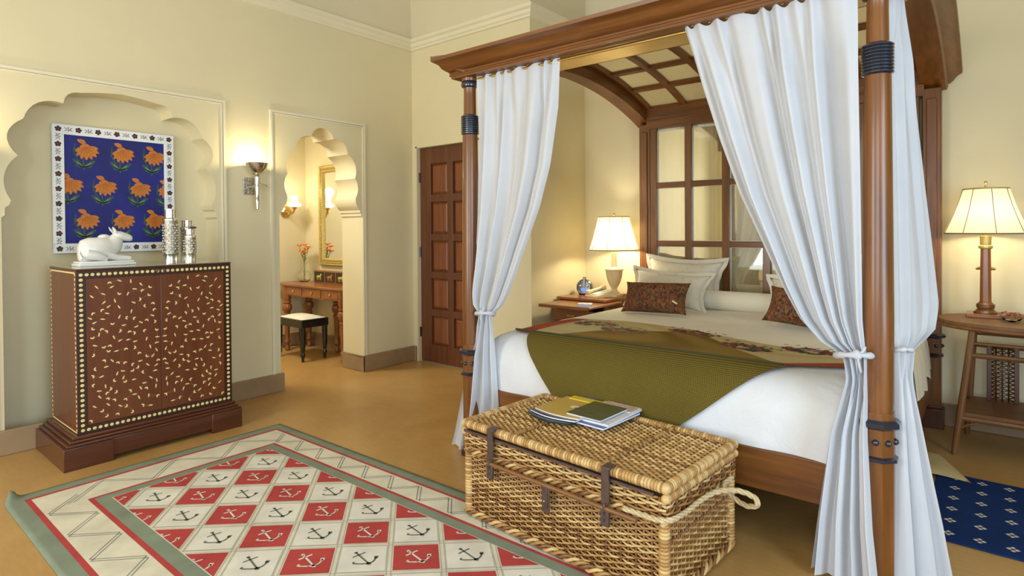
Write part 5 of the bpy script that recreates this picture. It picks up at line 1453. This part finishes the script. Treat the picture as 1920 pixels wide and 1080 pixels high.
m = MB(); m.ball((lc[0], lc[1], 1.29), .032, 12, 8); m.build('bulb', glow('lamp_bulb', (1, .86, .6), 3), ll, smooth=180)
shade(ll, lc, 1.155, 1.450, .218, .138, 8, .30)
lamp('urn_lamp_light', 'POINT', (lc[0], lc[1], 1.26), 24, (1, .87, .60), .05)
rc = (-.036, 4.66); TT = .786
rl = thing('column_lamp', 'lit table lamp with an octagonal wooden column on the oval table', 'lamp', (rc[0], rc[1], TT))
m = MB(); m.box(rc[0]-.095, rc[0]+.095, rc[1]-.095, rc[1]+.095, TT, TT+.022); m.build('base_plate', M['vanity_x'], rl, bevel=.004)
m = MB(); m.lathe([(.060, .022), (.060, .030), (.048, .040), (.040, .052), (.046, .058), (.046, .078), (.036, .086), (.029, .095)], 24, (rc[0], rc[1], TT)); m.build('turned_collar', M['wood_z'], rl)
m = MB(); m.lathe([(.031, .09), (.027, .42)], 8, (rc[0], rc[1], TT), rot=PI/8); m.build('column', M['vanity_z'], rl, smooth=0)
m = MB(); m.lathe([(.030, .42), (.036, .426), (.036, .438), (.028, .444), (.030, .50)], 16, (rc[0], rc[1], TT)); m.build('capital', M['gilt'], rl)
m = MB()
for s in (-1, 1): m.tube([(rc[0]+s*.027, rc[1], TT+.30), (rc[0]+s*.048, rc[1]-.005, TT+.295)], [.012, .006], 8)
m.build('switch', M['brass'], rl)
m = MB(); m.tube([(rc[0], rc[1], TT+.50), (rc[0], rc[1], 1.60)], .005, 8); m.ball((rc[0], rc[1], 1.615), .009, 10, 6); m.build('finial', M['brass'], rl)
m = MB(); m.ball((rc[0], rc[1], 1.43), .032, 12, 8); m.build('bulb', glow('lamp_bulb_two', (1, .86, .6), 3), rl, smooth=180)
shade(rl, rc, 1.302, 1.575, .206, .112, 8, .30)
lamp('column_lamp_light', 'POINT', (rc[0], rc[1], 1.40), 8.5, (1, .86, .58), .05)

# ------------------------------------------------------------------ oval rattan table on the right
ot = thing('oval_table', 'oval rattan side table with a lower shelf right of the bed', 'table', (.30, 4.52, 0))
ocx, ocy, ow, od = .28, 4.53, .545, .315
def oval(k, n=48, s=1.0, p=2.5):
    t = 2*PI*k/n; c, q = math.cos(t), math.sin(t)
    return (ocx+s*ow*math.copysign(abs(c)**(2/p), c), ocy+s*od*math.copysign(abs(q)**(2/p), q))
MB().prism([(*oval(k), TT-.026) for k in range(48)], (0, 0, .026)).build('tabletop', M['rattan_x'], ot, smooth=20, bevel=.006)
MB().tube([(*oval(k, s=1.0), TT-.030) for k in range(48)], .012, 8, closed=True).build('rim_cane', M['rattan_x'], ot, smooth=180)
lg = [(-.09, 4.335, -.178, 4.32), (-.09, 4.74, -.13, 4.80), (.65, 4.335, .72, 4.32), (.65, 4.74, .69, 4.80)]
for xa, ya, xb, yb in lg:
    m = MB(); m.tube([(xb, yb, 0), (lerp(xb, xa, .05), lerp(yb, ya, .05), .04), (lerp(xb, xa, .35), lerp(yb, ya, .35), .26), (xa, ya, TT-.03)], [.014, .016, .019, .019], 10)
    m.build('leg', M['rattan_z'], ot)
def at_leg(i, z): xa, ya, xb, yb = lg[i]; t = z/(TT-.03); return Vector((lerp(xb, xa, t), lerp(yb, ya, t), z))
for i, j in ((0, 2), (1, 3), (0, 1), (2, 3)):
    for z, r in ((.665, .008), (.595, .015)):
        MB().tube([at_leg(i, z), at_leg(j, z)], r, 8).build('rail', M['rattan_x'], ot)
m = MB(); pz = [at_leg(i, .245) for i in (0, 2, 3, 1)]; m.prism([p+Vector((0, 0, -.012)) for p in pz], (0, 0, .024)); m.build('shelf', M['rattan_x'], ot, bevel=.004)
for i, j in ((0, 2), (1, 3), (0, 1), (2, 3)): MB().tube([at_leg(i, .222), at_leg(j, .222)], .017, 8).build('shelf_rail', M['rattan_x'], ot)
for i, j in ((0, 2), (2, 0)):
    a, b = at_leg(i, .12), at_leg(i, .205); d = (at_leg(j, .2)-b).normalized()
    MB().tube([a, a+Vector((0, 0, .045))+d*.012, b+d*.04+Vector((0, 0, -.02)), b+d*.09], .008, 8).build('brace', M['rattan_x'], ot)
sp_ = MB(); sx_ = .045
for x in (sx_-.075, sx_+.055): sp_.box(x, x+.024, 4.715, 4.745, .257, .60)
sp_ = sp_.build('splat_frame', M['dark_z'], ot, bevel=.003)
m = MB()
for k in range(13):
    z = lerp(.265, .575, k/12)
    m.tube([(sx_-.052, 4.735, z), (sx_, 4.727, z+.024), (sx_+.055, 4.735, z)], .0036, 5); m.tube([(sx_-.052, 4.735, z+.024), (sx_, 4.733, z), (sx_+.055, 4.735, z+.024)], .0036, 5)
for x in (-.03, 0, .03): m.tube([(sx_+x, 4.73, .257), (sx_+x, 4.73, .60)], .005, 5)
m.build('lattice', M['dark_z'], sp_, smooth=180)
bw = thing('glass_bowl', 'small glass bowl on the oval table holding red petals', 'bowl', (.085, 4.50, TT))
m = MB(); m.lathe([(.0, 0), (.028, .001), (.040, .010), (.056, .034), (.062, .050), (.058, .050), (.052, .034), (.037, .013), (0, .007)], 24, (.085, 4.50, TT)); m.build('bowl', M['glass'], bw, smooth=60)
rp = random.Random(6); rp_m = plain('red_petals', (.45, .07, .05), .7, var=.35, nscale=50); pal_m = plain('pink_petals', (.70, .42, .34), .7)
pt_ = MB()
for k in range(42):
    a = rp.uniform(0, 2*PI); r = .047*rp.random()**.5; z = TT+.030+rp.uniform(0, .022)
    x, y = .085+r*math.cos(a), 4.50+r*math.sin(a); d = Vector((rp.uniform(-1, 1), rp.uniform(-1, 1), rp.uniform(-.4, .6))).normalized()*.012; n = d.cross(Vector((.3, .2, 1))).normalized()*.008
    p = Vector((x, y, z)); pt_.add([p-d, p+n+Vector((0, 0, .003)), p+d, p-n+Vector((0, 0, .003))], [(0, 1, 2), (0, 2, 3)], 0 if rp.random() < .7 else 1)
pt_.build('petals', [rp_m, pal_m], smooth=0, fix=False, label='heap of dried red and pink petals inside the small glass bowl', cat='petals', kind='stuff')
